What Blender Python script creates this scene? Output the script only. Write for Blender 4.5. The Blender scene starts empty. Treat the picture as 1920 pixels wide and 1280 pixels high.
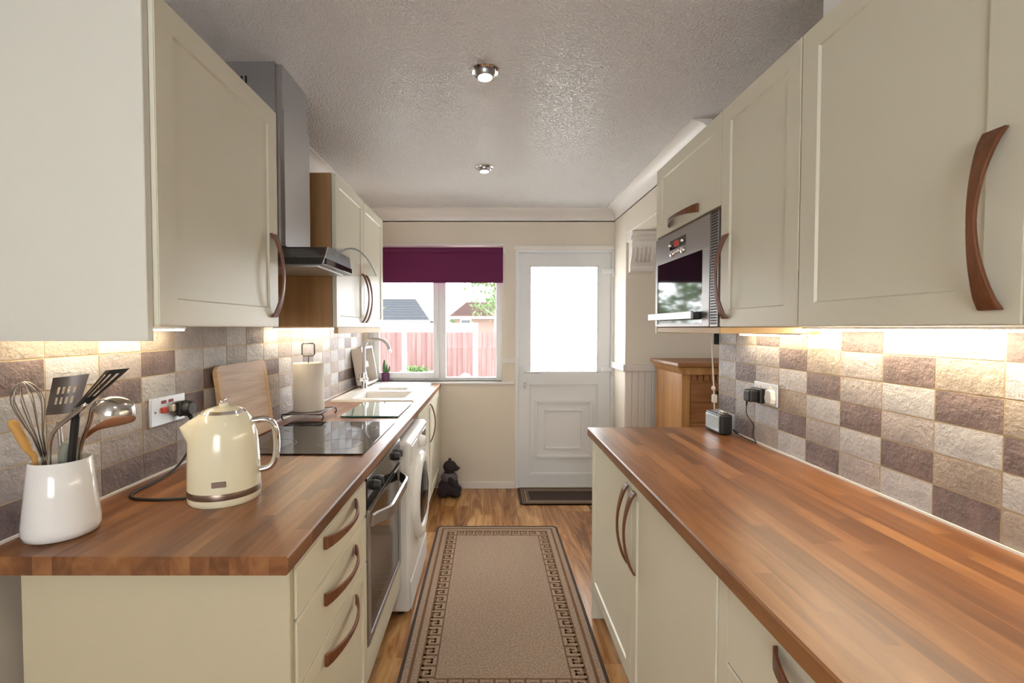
import bpy, bmesh, math, random
from mathutils import Vector, Matrix, Euler
random.seed(7)
R = math.radians
sc = bpy.context.scene
C = sc.collection

# ------------------------------------------------------------------ camera
F, H, TILT, CX = 879.2, 1.385, 0.0287, 917.0
cam_d = bpy.data.cameras.new('camera'); cam = bpy.data.objects.new('camera', cam_d); C.objects.link(cam)
cam.location = (0, 0, H); cam.rotation_euler = (math.pi/2 - TILT, 0, 0)
cam_d.sensor_fit = 'HORIZONTAL'; cam_d.sensor_width = 36; cam_d.lens = F/1920*36
cam_d.shift_x = (960-CX)/1920; cam_d.clip_start = .02; cam_d.clip_end = 300
sc.camera = cam

# ------------------------------------------------------------------ world, sun, exposure
SKY, EXPO = 8.0, 0.5
w = bpy.data.worlds.new('sky'); sc.world = w; w.use_nodes = True
bgn = w.node_tree.nodes['Background']; bgn.inputs['Color'].default_value = (.93, .97, 1, 1); bgn.inputs['Strength'].default_value = SKY
def lamp(name, kind, loc, rot, energy, color, **kw):
    d = bpy.data.lights.new(name, kind); d.energy = energy; d.color = color
    for k, v in kw.items(): setattr(d, k, v)
    o = bpy.data.objects.new(name, d); C.objects.link(o); o.location = loc; o.rotation_euler = rot
    return o
lamp('sun', 'SUN', (0, 20, 20), (R(50), 0, R(150)), 2.0, (1, .96, .9), angle=R(12))
# fill lamp added in the unseen dining area, no window there
lamp('added_dining_fill', 'AREA', (3.55, 2.2, 1.5), (R(90), 0, R(90)), 14, (1, .97, .94), shape='RECTANGLE', size=1.2, size_y=1.1)
vs = sc.view_settings
vs.view_transform = 'Standard'; vs.look = 'None'; vs.gamma = 1; vs.use_curve_mapping = False; vs.exposure = EXPO

# ------------------------------------------------------------------ helpers
def at(u, v, Y):
    "world point at depth Y seen at photo pixel u, v"
    a = (u-CX)/F; b = -(v-640)/F
    dx, dy, dz = a, math.cos(TILT)+b*math.sin(TILT), -math.sin(TILT)+b*math.cos(TILT)
    return Vector((dx/dy*Y, Y, H+dz/dy*Y))
WL = {}
def wl(o): return WL.get(o.name, Vector((0, 0, 0)))
def link(o, parent=None):
    C.objects.link(o)
    if parent is not None: o.parent = parent
    return o
def obj(name, bm, m, parent=None, smooth=False, bev=0, seg=1, auto=None):
    if bev:
        bmesh.ops.bevel(bm, geom=list(bm.edges), offset=bev, segments=seg, profile=.5, affect='EDGES', clamp_overlap=True)
    bmesh.ops.recalc_face_normals(bm, faces=bm.faces)
    off = wl(parent) if parent is not None else Vector((0, 0, 0))
    if off.length: bmesh.ops.translate(bm, verts=bm.verts, vec=-off)
    me = bpy.data.meshes.new(name); bm.to_mesh(me); bm.free()
    for p in me.polygons: p.use_smooth = smooth
    if smooth and auto: me.set_sharp_from_angle(angle=R(auto))
    me.materials.append(m)
    o = bpy.data.objects.new(name, me); link(o, parent); WL[o.name] = off
    return o
def thing(name, label, cat, loc=(0, 0, 0), group=None):
    o = bpy.data.objects.new(name, None); C.objects.link(o); o.location = loc; o.empty_display_size = .05
    WL[o.name] = Vector(loc); o['label'] = label; o['category'] = cat
    if group: o['group'] = group
    return o
def tag(o, label, cat, group=None, kind=None):
    o['label'] = label; o['category'] = cat
    if group: o['group'] = group
    if kind: o['kind'] = kind
    return o
def struct(o, label=None, cat=None):
    o['kind'] = 'structure'
    if label: o['label'] = label
    if cat: o['category'] = cat
    return o
NB = bmesh.new
def bx(bm, x0, x1, y0, y1, z0, z1):
    v = [bm.verts.new(p) for p in ((x0,y0,z0),(x1,y0,z0),(x1,y1,z0),(x0,y1,z0),(x0,y0,z1),(x1,y0,z1),(x1,y1,z1),(x0,y1,z1))]
    for f in ((0,3,2,1),(4,5,6,7),(0,1,5,4),(1,2,6,5),(2,3,7,6),(3,0,4,7)): bm.faces.new([v[i] for i in f])
    return v
def box(*a):
    bm = NB(); bx(bm, *a); return bm
def prism(bm, poly, axis, a, b):
    "extrude a 2D polygon along an axis between a and b (x: (y,z), y: (x,z), z: (x,y))"
    def p(q, t): return {'x': (t, q[0], q[1]), 'y': (q[0], t, q[1]), 'z': (q[0], q[1], t)}[axis]
    A = [bm.verts.new(p(q, a)) for q in poly]; B = [bm.verts.new(p(q, b)) for q in poly]; n = len(poly)
    bm.faces.new(A); bm.faces.new(B[::-1])
    for i in range(n): bm.faces.new((A[i], A[(i+1) % n], B[(i+1) % n], B[i]))
def frame_of(t):
    t = t.normalized(); up = Vector((0, 0, 1)) if abs(t.z) < .9 else Vector((1, 0, 0))
    s = t.cross(up).normalized(); return s, s.cross(t).normalized()
def tube(bm, pts, r, seg=8, closed=False, caps=True):
    pts = [Vector(p) for p in pts]; n = len(pts); rings = []
    s0 = None
    for i, p in enumerate(pts):
        a = pts[(i-1) % n] if (closed or i > 0) else p; b = pts[(i+1) % n] if (closed or i < n-1) else p
        t = (b-a); t = t.normalized() if t.length > 1e-9 else Vector((0, 0, 1))
        if s0 is None: s, u = frame_of(t)
        else:
            s = (s0 - t*s0.dot(t)); s = s.normalized() if s.length > 1e-6 else frame_of(t)[0]; u = s.cross(t).normalized()
        s0 = s; rr = r[i] if isinstance(r, (list, tuple)) else r
        rings.append([bm.verts.new(p + rr*(math.cos(k*2*math.pi/seg)*s + math.sin(k*2*math.pi/seg)*u)) for k in range(seg)])
    for i in range(n if closed else n-1):
        A, B = rings[i], rings[(i+1) % n]
        for k in range(seg): bm.faces.new((A[k], A[(k+1) % seg], B[(k+1) % seg], B[k]))
    if caps and not closed: bm.faces.new(rings[0]); bm.faces.new(rings[-1][::-1])
def smooth_path(pts, n=6):
    pts = [Vector(p) for p in pts]; out = []
    P = [pts[0]*2-pts[1]] + pts + [pts[-1]*2-pts[-2]]
    for i in range(1, len(P)-2):
        for k in range(n):
            t = k/n; a, b, c, d = P[i-1], P[i], P[i+1], P[i+2]
            out.append(.5*((2*b)+(c-a)*t+(2*a-5*b+4*c-d)*t*t+(3*b-a-3*c+d)*t**3))
    return out+[pts[-1]]
def lathe(bm, prof, c=(0, 0, 0), seg=32, mat=None, capb=True, capt=True):
    "profile of (r, h) revolved about local z, placed by matrix or centre"
    M = mat if mat is not None else Matrix.Translation(Vector(c)); rings = []
    for r, h in prof:
        if r < 1e-5: rings.append([bm.verts.new(M @ Vector((0, 0, h)))])
        else: rings.append([bm.verts.new(M @ Vector((r*math.cos(k*2*math.pi/seg), r*math.sin(k*2*math.pi/seg), h))) for k in range(seg)])
    for A, B in zip(rings[:-1], rings[1:]):
        for k in range(seg):
            if len(A) == 1 and len(B) == 1: continue
            if len(A) == 1: bm.faces.new((A[0], B[k], B[(k+1) % seg]))
            elif len(B) == 1: bm.faces.new((A[k], A[(k+1) % seg], B[0]))
            else: bm.faces.new((A[k], A[(k+1) % seg], B[(k+1) % seg], B[k]))
    if capb and len(rings[0]) > 1: bm.faces.new(rings[0][::-1])
    if capt and len(rings[-1]) > 1: bm.faces.new(rings[-1])
def axis_m(c, d):
    "matrix that puts local z along d at c"
    return Matrix.Translation(Vector(c)) @ Vector(d).to_track_quat('Z', 'Y').to_matrix().to_4x4()
def ell(bm, c, r, rot=(0, 0, 0), seg=16):
    M = Matrix.Translation(Vector(c)) @ Euler(rot).to_matrix().to_4x4() @ Matrix.Diagonal((*r, 1))
    bmesh.ops.create_uvsphere(bm, u_segments=seg, v_segments=seg//2+2, radius=1, matrix=M)

# ------------------------------------------------------------------ materials
def mat(name, col, rough=.5, metal=0, **k):
    m = bpy.data.materials.new(name); m.use_nodes = True; b = m.node_tree.nodes['Principled BSDF']
    b.inputs['Base Color'].default_value = (*col, 1); b.inputs['Roughness'].default_value = rough; b.inputs['Metallic'].default_value = metal
    for kk, v in k.items(): b.inputs[kk.replace('_', ' ')].default_value = v
    return m
def nd(m, t, **k):
    n = m.node_tree.nodes.new(t)
    for kk, v in k.items():
        if kk in n.inputs: n.inputs[kk].default_value = v
        else: setattr(n, kk, v)
    return n
def lk(m, a, b): m.node_tree.links.new(a, b)
def bump(m, scale=60, strength=.3, dist=.002, kind='noise', vec=None, detail=4):
    b = m.node_tree.nodes['Principled BSDF']; tc = nd(m, 'ShaderNodeTexCoord')
    if kind == 'noise': t = nd(m, 'ShaderNodeTexNoise', Scale=scale, Detail=detail); out = t.outputs['Fac']
    else: t = nd(m, 'ShaderNodeTexVoronoi', Scale=scale); out = t.outputs['Distance']
    if vec:
        mp = nd(m, 'ShaderNodeMapping', Scale=vec); lk(m, tc.outputs['Object'], mp.inputs[0]); lk(m, mp.outputs[0], t.inputs['Vector'])
    else: lk(m, tc.outputs['Object'], t.inputs['Vector'])
    bp = nd(m, 'ShaderNodeBump', Strength=strength, Distance=dist); lk(m, out, bp.inputs['Height']); lk(m, bp.outputs[0], b.inputs['Normal'])
    return m
def ramp(m, stops):
    r = nd(m, 'ShaderNodeValToRGB'); e = r.color_ramp.elements
    while len(e) < len(stops): e.new(.5)
    for i, (p, c) in enumerate(stops): e[i].position = p; e[i].color = (*c, 1)
    return r
def wood(name, c0, c1, c2, scale=(30, 2, 30), rough=.35, per_obj=.8, warp=.6, nscale=1.0, coat=0):
    "grain along local y (by scale); each object shifts its own tone"
    m = mat(name, c1, rough, Coat_Weight=coat); b = m.node_tree.nodes['Principled BSDF']
    tc = nd(m, 'ShaderNodeTexCoord'); oi = nd(m, 'ShaderNodeObjectInfo')
    ml = nd(m, 'ShaderNodeMath', operation='MULTIPLY'); ml.inputs[1].default_value = 37.0; lk(m, oi.outputs['Random'], ml.inputs[0])
    mp = nd(m, 'ShaderNodeMapping', Scale=scale); lk(m, tc.outputs['Object'], mp.inputs[0]); lk(m, ml.outputs[0], mp.inputs['Location'])
    n = nd(m, 'ShaderNodeTexNoise', Scale=nscale, Detail=6, Roughness=.6, Distortion=warp); lk(m, mp.outputs[0], n.inputs['Vector'])
    r = ramp(m, [(.28, c0), (.5, c1), (.72, c2)])
    mx = nd(m, 'ShaderNodeMath', operation='MULTIPLY_ADD'); mx.inputs[1].default_value = per_obj*.5
    sb = nd(m, 'ShaderNodeMath', operation='SUBTRACT'); sb.inputs[1].default_value = .5; lk(m, oi.outputs['Random'], sb.inputs[0])
    lk(m, sb.outputs[0], mx.inputs[0]); lk(m, n.outputs['Fac'], mx.inputs[2]); lk(m, mx.outputs[0], r.inputs[0]); lk(m, r.outputs[0], b.inputs['Base Color'])
    bp = nd(m, 'ShaderNodeBump', Strength=.06, Distance=.001); lk(m, n.outputs['Fac'], bp.inputs['Height']); lk(m, bp.outputs[0], b.inputs['Normal'])
    return m
def tile_mat(name, c0, c1):
    m = mat(name, c0, .42); b = m.node_tree.nodes['Principled BSDF']
    tc = nd(m, 'ShaderNodeTexCoord'); oi = nd(m, 'ShaderNodeObjectInfo')
    ml = nd(m, 'ShaderNodeMath', operation='MULTIPLY'); ml.inputs[1].default_value = 53.0; lk(m, oi.outputs['Random'], ml.inputs[0])
    mp = nd(m, 'ShaderNodeMapping'); lk(m, tc.outputs['Object'], mp.inputs[0]); lk(m, ml.outputs[0], mp.inputs['Location'])
    n = nd(m, 'ShaderNodeTexNoise', Scale=14, Detail=5, Roughness=.6); lk(m, mp.outputs[0], n.inputs['Vector'])
    r = ramp(m, [(.3, c0), (.7, c1)]); lk(m, n.outputs['Fac'], r.inputs[0]); lk(m, r.outputs[0], b.inputs['Base Color'])
    n2 = nd(m, 'ShaderNodeTexNoise', Scale=70, Detail=6, Roughness=.62, Distortion=.1); lk(m, mp.outputs[0], n2.inputs['Vector'])
    bp = nd(m, 'ShaderNodeBump', Strength=1.0, Distance=.007); lk(m, n2.outputs['Fac'], bp.inputs['Height']); lk(m, bp.outputs[0], b.inputs['Normal'])
    return m
def mottle(m, c0, c1, scale=130):
    b = m.node_tree.nodes['Principled BSDF']; tc = nd(m, 'ShaderNodeTexCoord'); n = nd(m, 'ShaderNodeTexNoise', Scale=scale, Detail=3, Roughness=.8); lk(m, tc.outputs['Object'], n.inputs['Vector'])
    r = ramp(m, [(.35, c0), (.65, c1)]); lk(m, n.outputs['Fac'], r.inputs[0]); lk(m, r.outputs[0], b.inputs['Base Color']); return m
def emit(name, col, s):
    m = mat(name, (0, 0, 0), .5); b = m.node_tree.nodes['Principled BSDF']
    b.inputs['Emission Color'].default_value = (*col, 1); b.inputs['Emission Strength'].default_value = s; return m
def clear_glass(name, tint=(1, 1, 1), gloss=.08, rough=0.0):
    m = bpy.data.materials.new(name); m.use_nodes = True; nt = m.node_tree; nt.nodes.remove(nt.nodes['Principled BSDF'])
    out = nt.nodes['Material Output']; t = nd(m, 'ShaderNodeBsdfTransparent', Color=(*tint, 1)); g = nd(m, 'ShaderNodeBsdfGlossy', Roughness=rough)
    fr = nd(m, 'ShaderNodeLayerWeight', Blend=gloss); mx = nd(m, 'ShaderNodeMixShader')
    if gloss > 0: lk(m, fr.outputs['Fresnel'], mx.inputs[0])
    lk(m, t.outputs[0], mx.inputs[1]); lk(m, g.outputs[0], mx.inputs[2]); lk(m, mx.outputs[0], out.inputs[0])
    return m
def frosted(name):
    m = bpy.data.materials.new(name); m.use_nodes = True; nt = m.node_tree; nt.nodes.remove(nt.nodes['Principled BSDF'])
    out = nt.nodes['Material Output']; tr = nd(m, 'ShaderNodeBsdfTranslucent', Color=(.95, .97, .97, 1)); rf = nd(m, 'ShaderNodeBsdfTransparent', Color=(1, 1, 1, 1))
    tc = nd(m, 'ShaderNodeTexCoord'); n = nd(m, 'ShaderNodeTexVoronoi', Scale=55); lk(m, tc.outputs['Object'], n.inputs['Vector'])
    r = nd(m, 'ShaderNodeMapRange'); r.inputs['To Min'].default_value = .25; r.inputs['To Max'].default_value = .75
    lk(m, n.outputs['Distance'], r.inputs['Value']); mx = nd(m, 'ShaderNodeMixShader')
    lk(m, r.outputs[0], mx.inputs[0]); lk(m, rf.outputs[0], mx.inputs[1]); lk(m, tr.outputs[0], mx.inputs[2]); lk(m, mx.outputs[0], out.inputs[0])
    return m
M = {}
M['cream'] = bump(mat('cream_paint', (.72, .69, .565), .36), 900, .04, .0005)
M['panel_cream'] = bump(mat('cream_end_panel', (.72, .71, .64), .42), 900, .04, .0005)
M['shaded_panel'] = bump(mat('shaded_cream_panel', (.53, .475, .335), .42), 900, .04, .0005)  # cream darkened and yellowed: shade under the worktop put into the colour
M['beech'] = wood('beech_carcass', (.36, .19, .08), (.45, .25, .11), (.52, .31, .15), (18, 18, 1.2), .45, .1)
M['beech_light'] = mat('beech_board', (.62, .42, .20), .45)
M['wall'] = bump(mat('cream_wall_paint', (.76, .69, .59), .7), 220, .08, .001)
M['grout'] = bump(mat('sandy_grout', (.55, .43, .27), .85), 300, .2, .001)
M['white'] = mat('white_upvc', (.80, .81, .82), .3)
M['gloss_white'] = mat('white_gloss', (.82, .81, .79), .25)
M['ceramic'] = mat('white_ceramic', (.84, .83, .81), .12, Coat_Weight=.3)
M['rail'] = mat('white_satin', (.80, .76, .72), .4)
M['handle'] = wood('handle_wood', (.10, .032, .011), (.155, .052, .018), (.21, .075, .028), (60, 60, 3), .35, .1)
M['stave'] = wood('oiled_stave', (.125, .046, .017), (.215, .086, .031), (.32, .143, .053), (20, 2.0, 20), .34, .6)
M['plank'] = wood('laminate_plank', (.15, .058, .02), (.36, .165, .058), (.60, .34, .14), (11, 1.2, 11), .27, .5, 1.8)
M['floor'] = mat('floor_base', (.1, .05, .025), .8)
M['pine'] = wood('antique_pine', (.26, .11, .032), (.44, .21, .066), (.54, .29, .10), (26, 26, 1.6), .4, .1)
M['pine_dark'] = wood('dark_pine', (.20, .075, .022), (.30, .12, .038), (.38, .17, .06), (2, 20, 20), .4, .2)
M['steel'] = mat('brushed_steel', (.47, .46, .465), .34, 1)
M['oven_steel'] = mat('warm_steel', (.31, .29, .28), .36, 1)
M['chrome'] = mat('chrome', (.86, .86, .87), .07, 1)
M['dark_steel'] = mat('dark_steel', (.12, .12, .12), .35, .9)
M['black_glass'] = mat('black_glass', (.010, .010, .012), .05)
M['smoke_glass'] = mat('smoked_glass', (.022, .018, .016), .1)
M['black'] = mat('black_plastic', (.015, .015, .016), .4)
M['rubber'] = mat('black_cable', (.012, .012, .013), .5)
M['grey_plastic'] = mat('grey_plastic', (.30, .30, .31), .45)
M['red'] = mat('red_switch', (.55, .05, .03), .4)
M['plate'] = mat('satin_plate', (.66, .66, .66), .3, .8)
M['bone'] = mat('bone_plastic', (.72, .70, .64), .4)
M['kettle'] = mat('kettle_cream', (.80, .74, .54), .16, Coat_Weight=.5)
M['brown_band'] = mat('bronze_band', (.25, .18, .14), .3, .8)
M['board'] = wood('chopping_board', (.42, .24, .12), (.52, .32, .17), (.60, .40, .23), (3, 3, 60), .5, .1)
M['board_edge'] = mat('board_edge', (.58, .33, .11), .5)
M['paper'] = bump(mat('kitchen_paper', (.80, .74, .66), .95), 160, .5, .002)
M['glassboard'] = mat('teal_glass', (.42, .56, .52), .05, 0, Coat_Weight=1.0)
M['glass_edge'] = mat('teal_glass_edge', (.06, .24, .22), .15)
M['pane'] = clear_glass('window_glass', (1, 1, 1), .12)
M['hood_glass'] = clear_glass('hood_glass', (.93, .93, .93), .0, .02)
M['hood_glass'].node_tree.nodes['Mix Shader'].inputs[0].default_value = .10
M['door_glass'] = frosted('frosted_glass')
M['blind'] = bump(mat('plum_fabric', (.13, .012, .07), .85), 500, .2, .001)
M['purple'] = mat('purple_pot', (.10, .012, .07), .35)
M['cactus'] = bump(mat('cactus_green', (.08, .18, .06), .6), 90, .5, .003)
M['soil'] = mat('soil', (.05, .03, .02), .9)
M['bear'] = bump(mat('dark_plush', (.035, .025, .033), .95), 180, .7, .004)
M['bib'] = bump(mat('grey_plush', (.14, .12, .14), .95), 180, .7, .004)
M['rug'] = mottle(bump(mat('taupe_pile', (.37, .25, .165), .95), 380, .8, .004), (.22, .14, .092), (.47, .34, .24))
M['rug_dark'] = bump(mat('brown_pile', (.17, .085, .035), .95), 380, .8, .004)
M['rug_edge'] = mat('dark_binding', (.055, .033, .022), .9)
M['mat_dark'] = bump(mat('charcoal_pile', (.045, .03, .024), .95), 300, .8, .004)
M['utensil'] = mat('utensil_steel', (.55, .54, .53), .2, 1)
M['turner'] = mat('turner_steel', (.20, .18, .17), .28, 1)
M['whisk'] = mat('whisk_wire', (.40, .37, .34), .3, 1)
M['yellow_wood'] = mat('beech_spoon', (.60, .33, .09), .5)
M['brown_wood'] = mat('brown_spoon', (.26, .10, .045), .45)
M['nylon'] = mat('black_nylon', (.012, .012, .014), .35)
M['sage'] = mat('grey_silicone', (.22, .23, .19), .5)
M['led'] = emit('warm_led', (1, .85, .60), 48)
M['led_soft'] = emit('warm_led_soft', (1, .84, .58), 26)
M['bulb'] = emit('spot_bulb', (1, .90, .70), 30)
M['digit'] = emit('red_digit', (1, .05, .03), .5)
M['silver_grille'] = mat('silver_grille', (.62, .70, .74), .3, .6)
M['drainer_grey'] = mat('pale_grey_plastic', (.55, .53, .53), .35)
M['tray'] = mat('tray_cream', (.60, .53, .46), .5)
cl = mat('artex_ceiling', (.80, .775, .76), .30); M['ceiling'] = cl
b_ = cl.node_tree.nodes['Principled BSDF']; tc_ = nd(cl, 'ShaderNodeTexCoord')
n1 = nd(cl, 'ShaderNodeTexNoise', Scale=105, Detail=3, Roughness=.5); lk(cl, tc_.outputs['Object'], n1.inputs['Vector'])
rr_ = ramp(cl, [(.42, (0, 0, 0)), (.66, (1, 1, 1))]); lk(cl, n1.outputs['Fac'], rr_.inputs[0])
bp_ = nd(cl, 'ShaderNodeBump', Strength=.85, Distance=.007); lk(cl, rr_.outputs[0], bp_.inputs['Height']); lk(cl, bp_.outputs[0], b_.inputs['Normal'])
T = {'L': tile_mat('tile_pale', (.44, .425, .435), (.60, .575, .575)), 'M': tile_mat('tile_mid', (.34, .30, .29), (.48, .42, .40)),
     'B': tile_mat('tile_tan', (.32, .265, .225), (.45, .375, .31)), 'D': tile_mat('tile_dark', (.13, .092, .09), (.25, .175, .162))}
M['fence'] = wood('fence_timber', (.105, .052, .048), (.14, .074, .068), (.175, .098, .090), (14, 14, 1), .85, .3)
M['concrete'] = mat('pale_concrete', (.80, .78, .75), .9)
M['lawn'] = bump(mat('patio_gravel', (.55, .52, .48), .95), 40, .5, .01)
M['slate'] = mat('roof_slate', (.055, .06, .07), .8)
M['rooftile'] = mat('roof_clay', (.14, .085, .075), .8)
M['brick'] = mat('far_brick', (.15, .095, .075), .9)
M['leaf'] = mat('leaf_green', (.075, .13, .035), .7)
M['bark'] = mat('bark', (.22, .18, .14), .9)

# ------------------------------------------------------------------ key planes
XL, XR = -1.075, 1.1126           # tile faces
WLX, WRX = -1.083, 1.1206         # plaster faces
YF, CEIL, WT = 4.02, 2.389, .91
LF, LD, RF, RD = -.418, -.4156-.006, .471, .487
LU, RU = -.716, .7755
ZB, ZT = 1.388, 2.109

# ------------------------------------------------------------------ shell
YB = -1.9
fl = struct(obj('floor', box(-1.25, 3.75, YB-.1, 4.3, -.12, -.012), M['floor']), 'warm brown wood laminate floor running away to the door', 'floor')
PW = .186
ix = 0
x = -1.09
while x < 1.25:
    y = YB + random.uniform(-1.1, -.1)
    while y < 4.02:
        y0, y1 = max(y, YB), min(y+1.215, 4.02 if x+PW < 1.07 else 3.67)
        if y1-y0 > .03:
            L_ = y1-y0
            o = obj('plank', box(-PW/2+.0006, PW/2-.0006, -L_/2+.0006, L_/2-.0006, -.012, 0), M['plank'], fl)
            o.location = (x+PW/2, (y0+y1)/2, 0)
        y += 1.215
    x += PW
struct(obj('ceiling', box(-1.25, 3.75, YB-.1, 4.3, CEIL, CEIL+.1), M['ceiling']), 'white textured plaster ceiling with a satin sheen', 'ceiling')
wall_l = struct(obj('wall_left', box(WLX-.12, WLX, YB-.1, 4.3, -.12, CEIL), M['wall']), 'cream wall with stone-look tiles above the left worktop', 'wall')
wall_r = struct(obj('wall_right', box(WRX, WRX+.13, YB-.1, 2.28, -.12, CEIL), M['wall']), 'cream wall with stone-look tiles above the right worktop', 'wall')
# far wall with window and door openings
WX0, WX1, WZ0, WZ1 = -1.045, .112, .925, 2.085
DX0, DX1, DZ1 = .224, 1.075, 2.057
bm = NB()
Y0, Y1 = YF, YF+.22
bx(bm, WLX, WX0, Y0, Y1, 0, CEIL); bx(bm, WX0, WX1, Y0, Y1, 0, WZ0); bx(bm, WX0, WX1, Y0, Y1, WZ1, CEIL)
bx(bm, WX1, DX0, Y0, Y1, 0, CEIL); bx(bm, DX0, DX1, Y0, Y1, DZ1, CEIL); bx(bm, DX1, 1.3, Y0, Y1, 0, CEIL)
wall_f = struct(obj('wall_far', bm, M['wall']), 'cream far wall around the window and the white back door', 'wall')
# nib wall with dado boards at the right of the door, going on into the dining room
wall_n = struct(obj('wall_dining', box(1.068, 3.65, 3.675, YF, -.12, CEIL), M['wall']), 'cream wall nib with white dado rail right of the back door', 'wall')
struct(obj('wall_dining_side', box(3.6, 3.75, .5, 3.675, -.12, CEIL), M['wall']), 'side wall of the dining area beyond the opening', 'wall')
struct(obj('wall_dining_near', box(1.25, 3.65, .35, .5, -.12, CEIL), M['wall']), 'near wall of the dining area beyond the opening', 'wall')
bm = NB(); bx(bm, WLX, -1.0, YB-.1, YB, -.12, CEIL); bx(bm, .15, WRX, YB-.1, YB, -.12, CEIL); bx(bm, -1.0, .15, YB-.1, YB, -.12, .95); bx(bm, -1.0, .15, YB-.1, YB, 2.1, CEIL)  # opening added in the unseen back wall to let in fill light
struct(obj('wall_back', bm, M['wall']), 'cream wall behind the camera with an added window opening', 'wall')
bm = NB(); bx(bm, 1.068, 1.27, 2.28, 3.675, 2.115, CEIL)
struct(obj('trim_1', bm, M['wall'], bev=.004), 'cream beam over the opening to the dining area', 'beam')
struct(obj('trim_2', box(.79, WRX, .3, 1.13, ZT+.003, CEIL), M['gloss_white']), 'white boxing between the near right wall cabinet and the ceiling', 'boxing')
# dado
dd = obj('dado_rail', box(1.06, 1.9, 3.652, 3.675, 1.045, 1.10), M['rail'], wall_n, bev=.006, seg=2)
obj('dado_rail', box(1.045, 1.068, 3.645, 4.018, 1.045, 1.10), M['rail'], wall_n, bev=.006, seg=2)
bm0 = None
for i in range(14):
    x0 = 1.07+i*.052
    obj('dado_board', box(x0+.0015, x0+.0505, 3.667, 3.675, .12, 1.045), M['rail'], wall_n, bev=.003)
# coving
def coving(bm, pts_axis, a, b, fixed, sign):
    prof = [(0, 0), (.092, 0), (.092, -.008)]
    for k in range(7):
        t = k/6*math.pi/2; prof.append((.084*(1-math.sin(t))+.0, -.008-.084*(1-math.cos(t))-.0*k))
    prof += [(.008-.008, -.1)]
    if pts_axis == 'x': prism(bm, [(fixed+sign*d, CEIL+h) for d, h in prof], 'x', a, b)
    else: prism(bm, [(fixed+sign*d, CEIL+h) for d, h in prof], 'y', a, b)
bm = NB(); coving(bm, 'x', WLX, 1.068, YF, -1); struct(obj('trim_3', bm, M['rail'], smooth=True, auto=30), 'white plaster coving along the top of the far wall', 'coving')
bm = NB(); coving(bm, 'y', 2.28, YF, 1.068, -1); struct(obj('trim_4', bm, M['rail'], smooth=True, auto=30), 'white plaster coving along the beam on the right', 'coving')
bm = NB(); coving(bm, 'y', 2.087, YF, WLX, 1); struct(obj('trim_5', bm, M['rail'], smooth=True, auto=30), 'white plaster coving on the left wall beyond the wall cabinets', 'coving')
struct(obj('baseboard_far', box(-.42, DX0-.004, YF-.014, YF, 0, .058), M['rail'], bev=.003), 'low white skirting board under the window', 'skirting board')
struct(obj('trim_6', box(DX0-.012, 1.068, YF-.012, YF, DZ1-.005, DZ1+.03), M['rail'], bev=.003), 'cream lining strip above the back door', 'trim')
struct(obj('trim_7', box(WX0, WX1+.02, YF-.01, YF, WZ1, WZ1+.02), M['rail'], bev=.003), 'cream lining strip above the purple blind', 'trim')
struct(obj('trim_8', box(WX1+.005, DX0, YF-.03, YF, 1.085, 1.13), M['rail'], bev=.004), 'short white trunking between window and back door', 'trunking')

# ------------------------------------------------------------------ wall tiles
def tile_mesh(i, ly, lz):
    rnd = random.Random(i); bm = NB(); nx, nz = 4, 3; g = []
    for a in range(nx+1):
        col = []
        for b in range(nz+1):
            ed = a in (0, nx) or b in (0, nz)
            y = (a/nx-.5)*ly; z = (b/nz-.5)*lz
            col.append(bm.verts.new((-.0022 if ed else rnd.uniform(-.0012, .0012), y*(1 if ed else 1.02), z)))
        g.append(col)
    for a in range(nx):
        for b in range(nz): bm.faces.new((g[a][b], g[a+1][b], g[a+1][b+1], g[a][b+1]))
    rim = [g[a][0] for a in range(nx+1)]+[g[nx][b] for b in range(1, nz+1)]+[g[a][nz] for a in range(nx-1, -1, -1)]+[g[0][b] for b in range(nz-1, 0, -1)]
    back = [bm.verts.new((-.008, v.co.y, v.co.z)) for v in rim]; n = len(rim)
    for k in range(n): bm.faces.new((rim[k], back[k], back[(k+1) % n], rim[(k+1) % n]))
    bmesh.ops.recalc_face_normals(bm, faces=bm.faces)
    me = bpy.data.meshes.new('tile'); bm.to_mesh(me); bm.free()
    for p in me.polygons: p.use_smooth = True
    me.set_sharp_from_angle(angle=R(50))
    return me
PY, PZ = .1577, .0795
TM = {}
for k in T:
    TM[k] = []
    for i in range(4):
        me = tile_mesh(i*11+ord(k), PY-.004, PZ-.004); me.materials.append(T[k]); TM[k].append(me)
def lay(wall, face_x, flip, y0, ncol, cols, right):
    for c in range(ncol):
        for r in range(6):
            s = cols.get(c); k = s[r] if s else random.choice('LLLMMMBD')
            o = bpy.data.objects.new('tile', random.choice(TM[k])); link(o, wall)
            yc = y0 - (c+.5)*PY if right else y0+(c+.5)*PY
            o.location = (face_x, yc, .914+(5.5-r)*PZ); o.rotation_euler = (0, 0, math.pi if flip else 0)
rc = {0: 'LMLBDL', 1: 'BMDLMD', 2: 'DMMLLB', 3: 'BDLBDL', 4: 'LBDLMD', 5: 'DMMDLM', 6: 'MDLMDL', 7: 'MBDLBD', 8: 'DLBDLB'}
lay(wall_r, XR, True, 2.272, 16, rc, True)
lc = {0: 'LBDLMD', 1: 'BDLLMD', 2: 'BLBMLM', 3: 'LMDLMD', 4: 'BDLMMD', 5: 'MLMDLM', 6: 'MLDLMB', 7: 'LMLMLD', 8: 'DLMLML', 9: 'LLDBBD', 10: 'BMLMLM', 11: 'MLMLML', 12: 'LMDLMB', 13: 'LBLMLB', 14: 'MLMLBM', 15: 'LMLBLB', 16: 'LLMLDM'}
lay(wall_l, XL, False, 1.607-5*PY, 20, lc, False)
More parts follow.
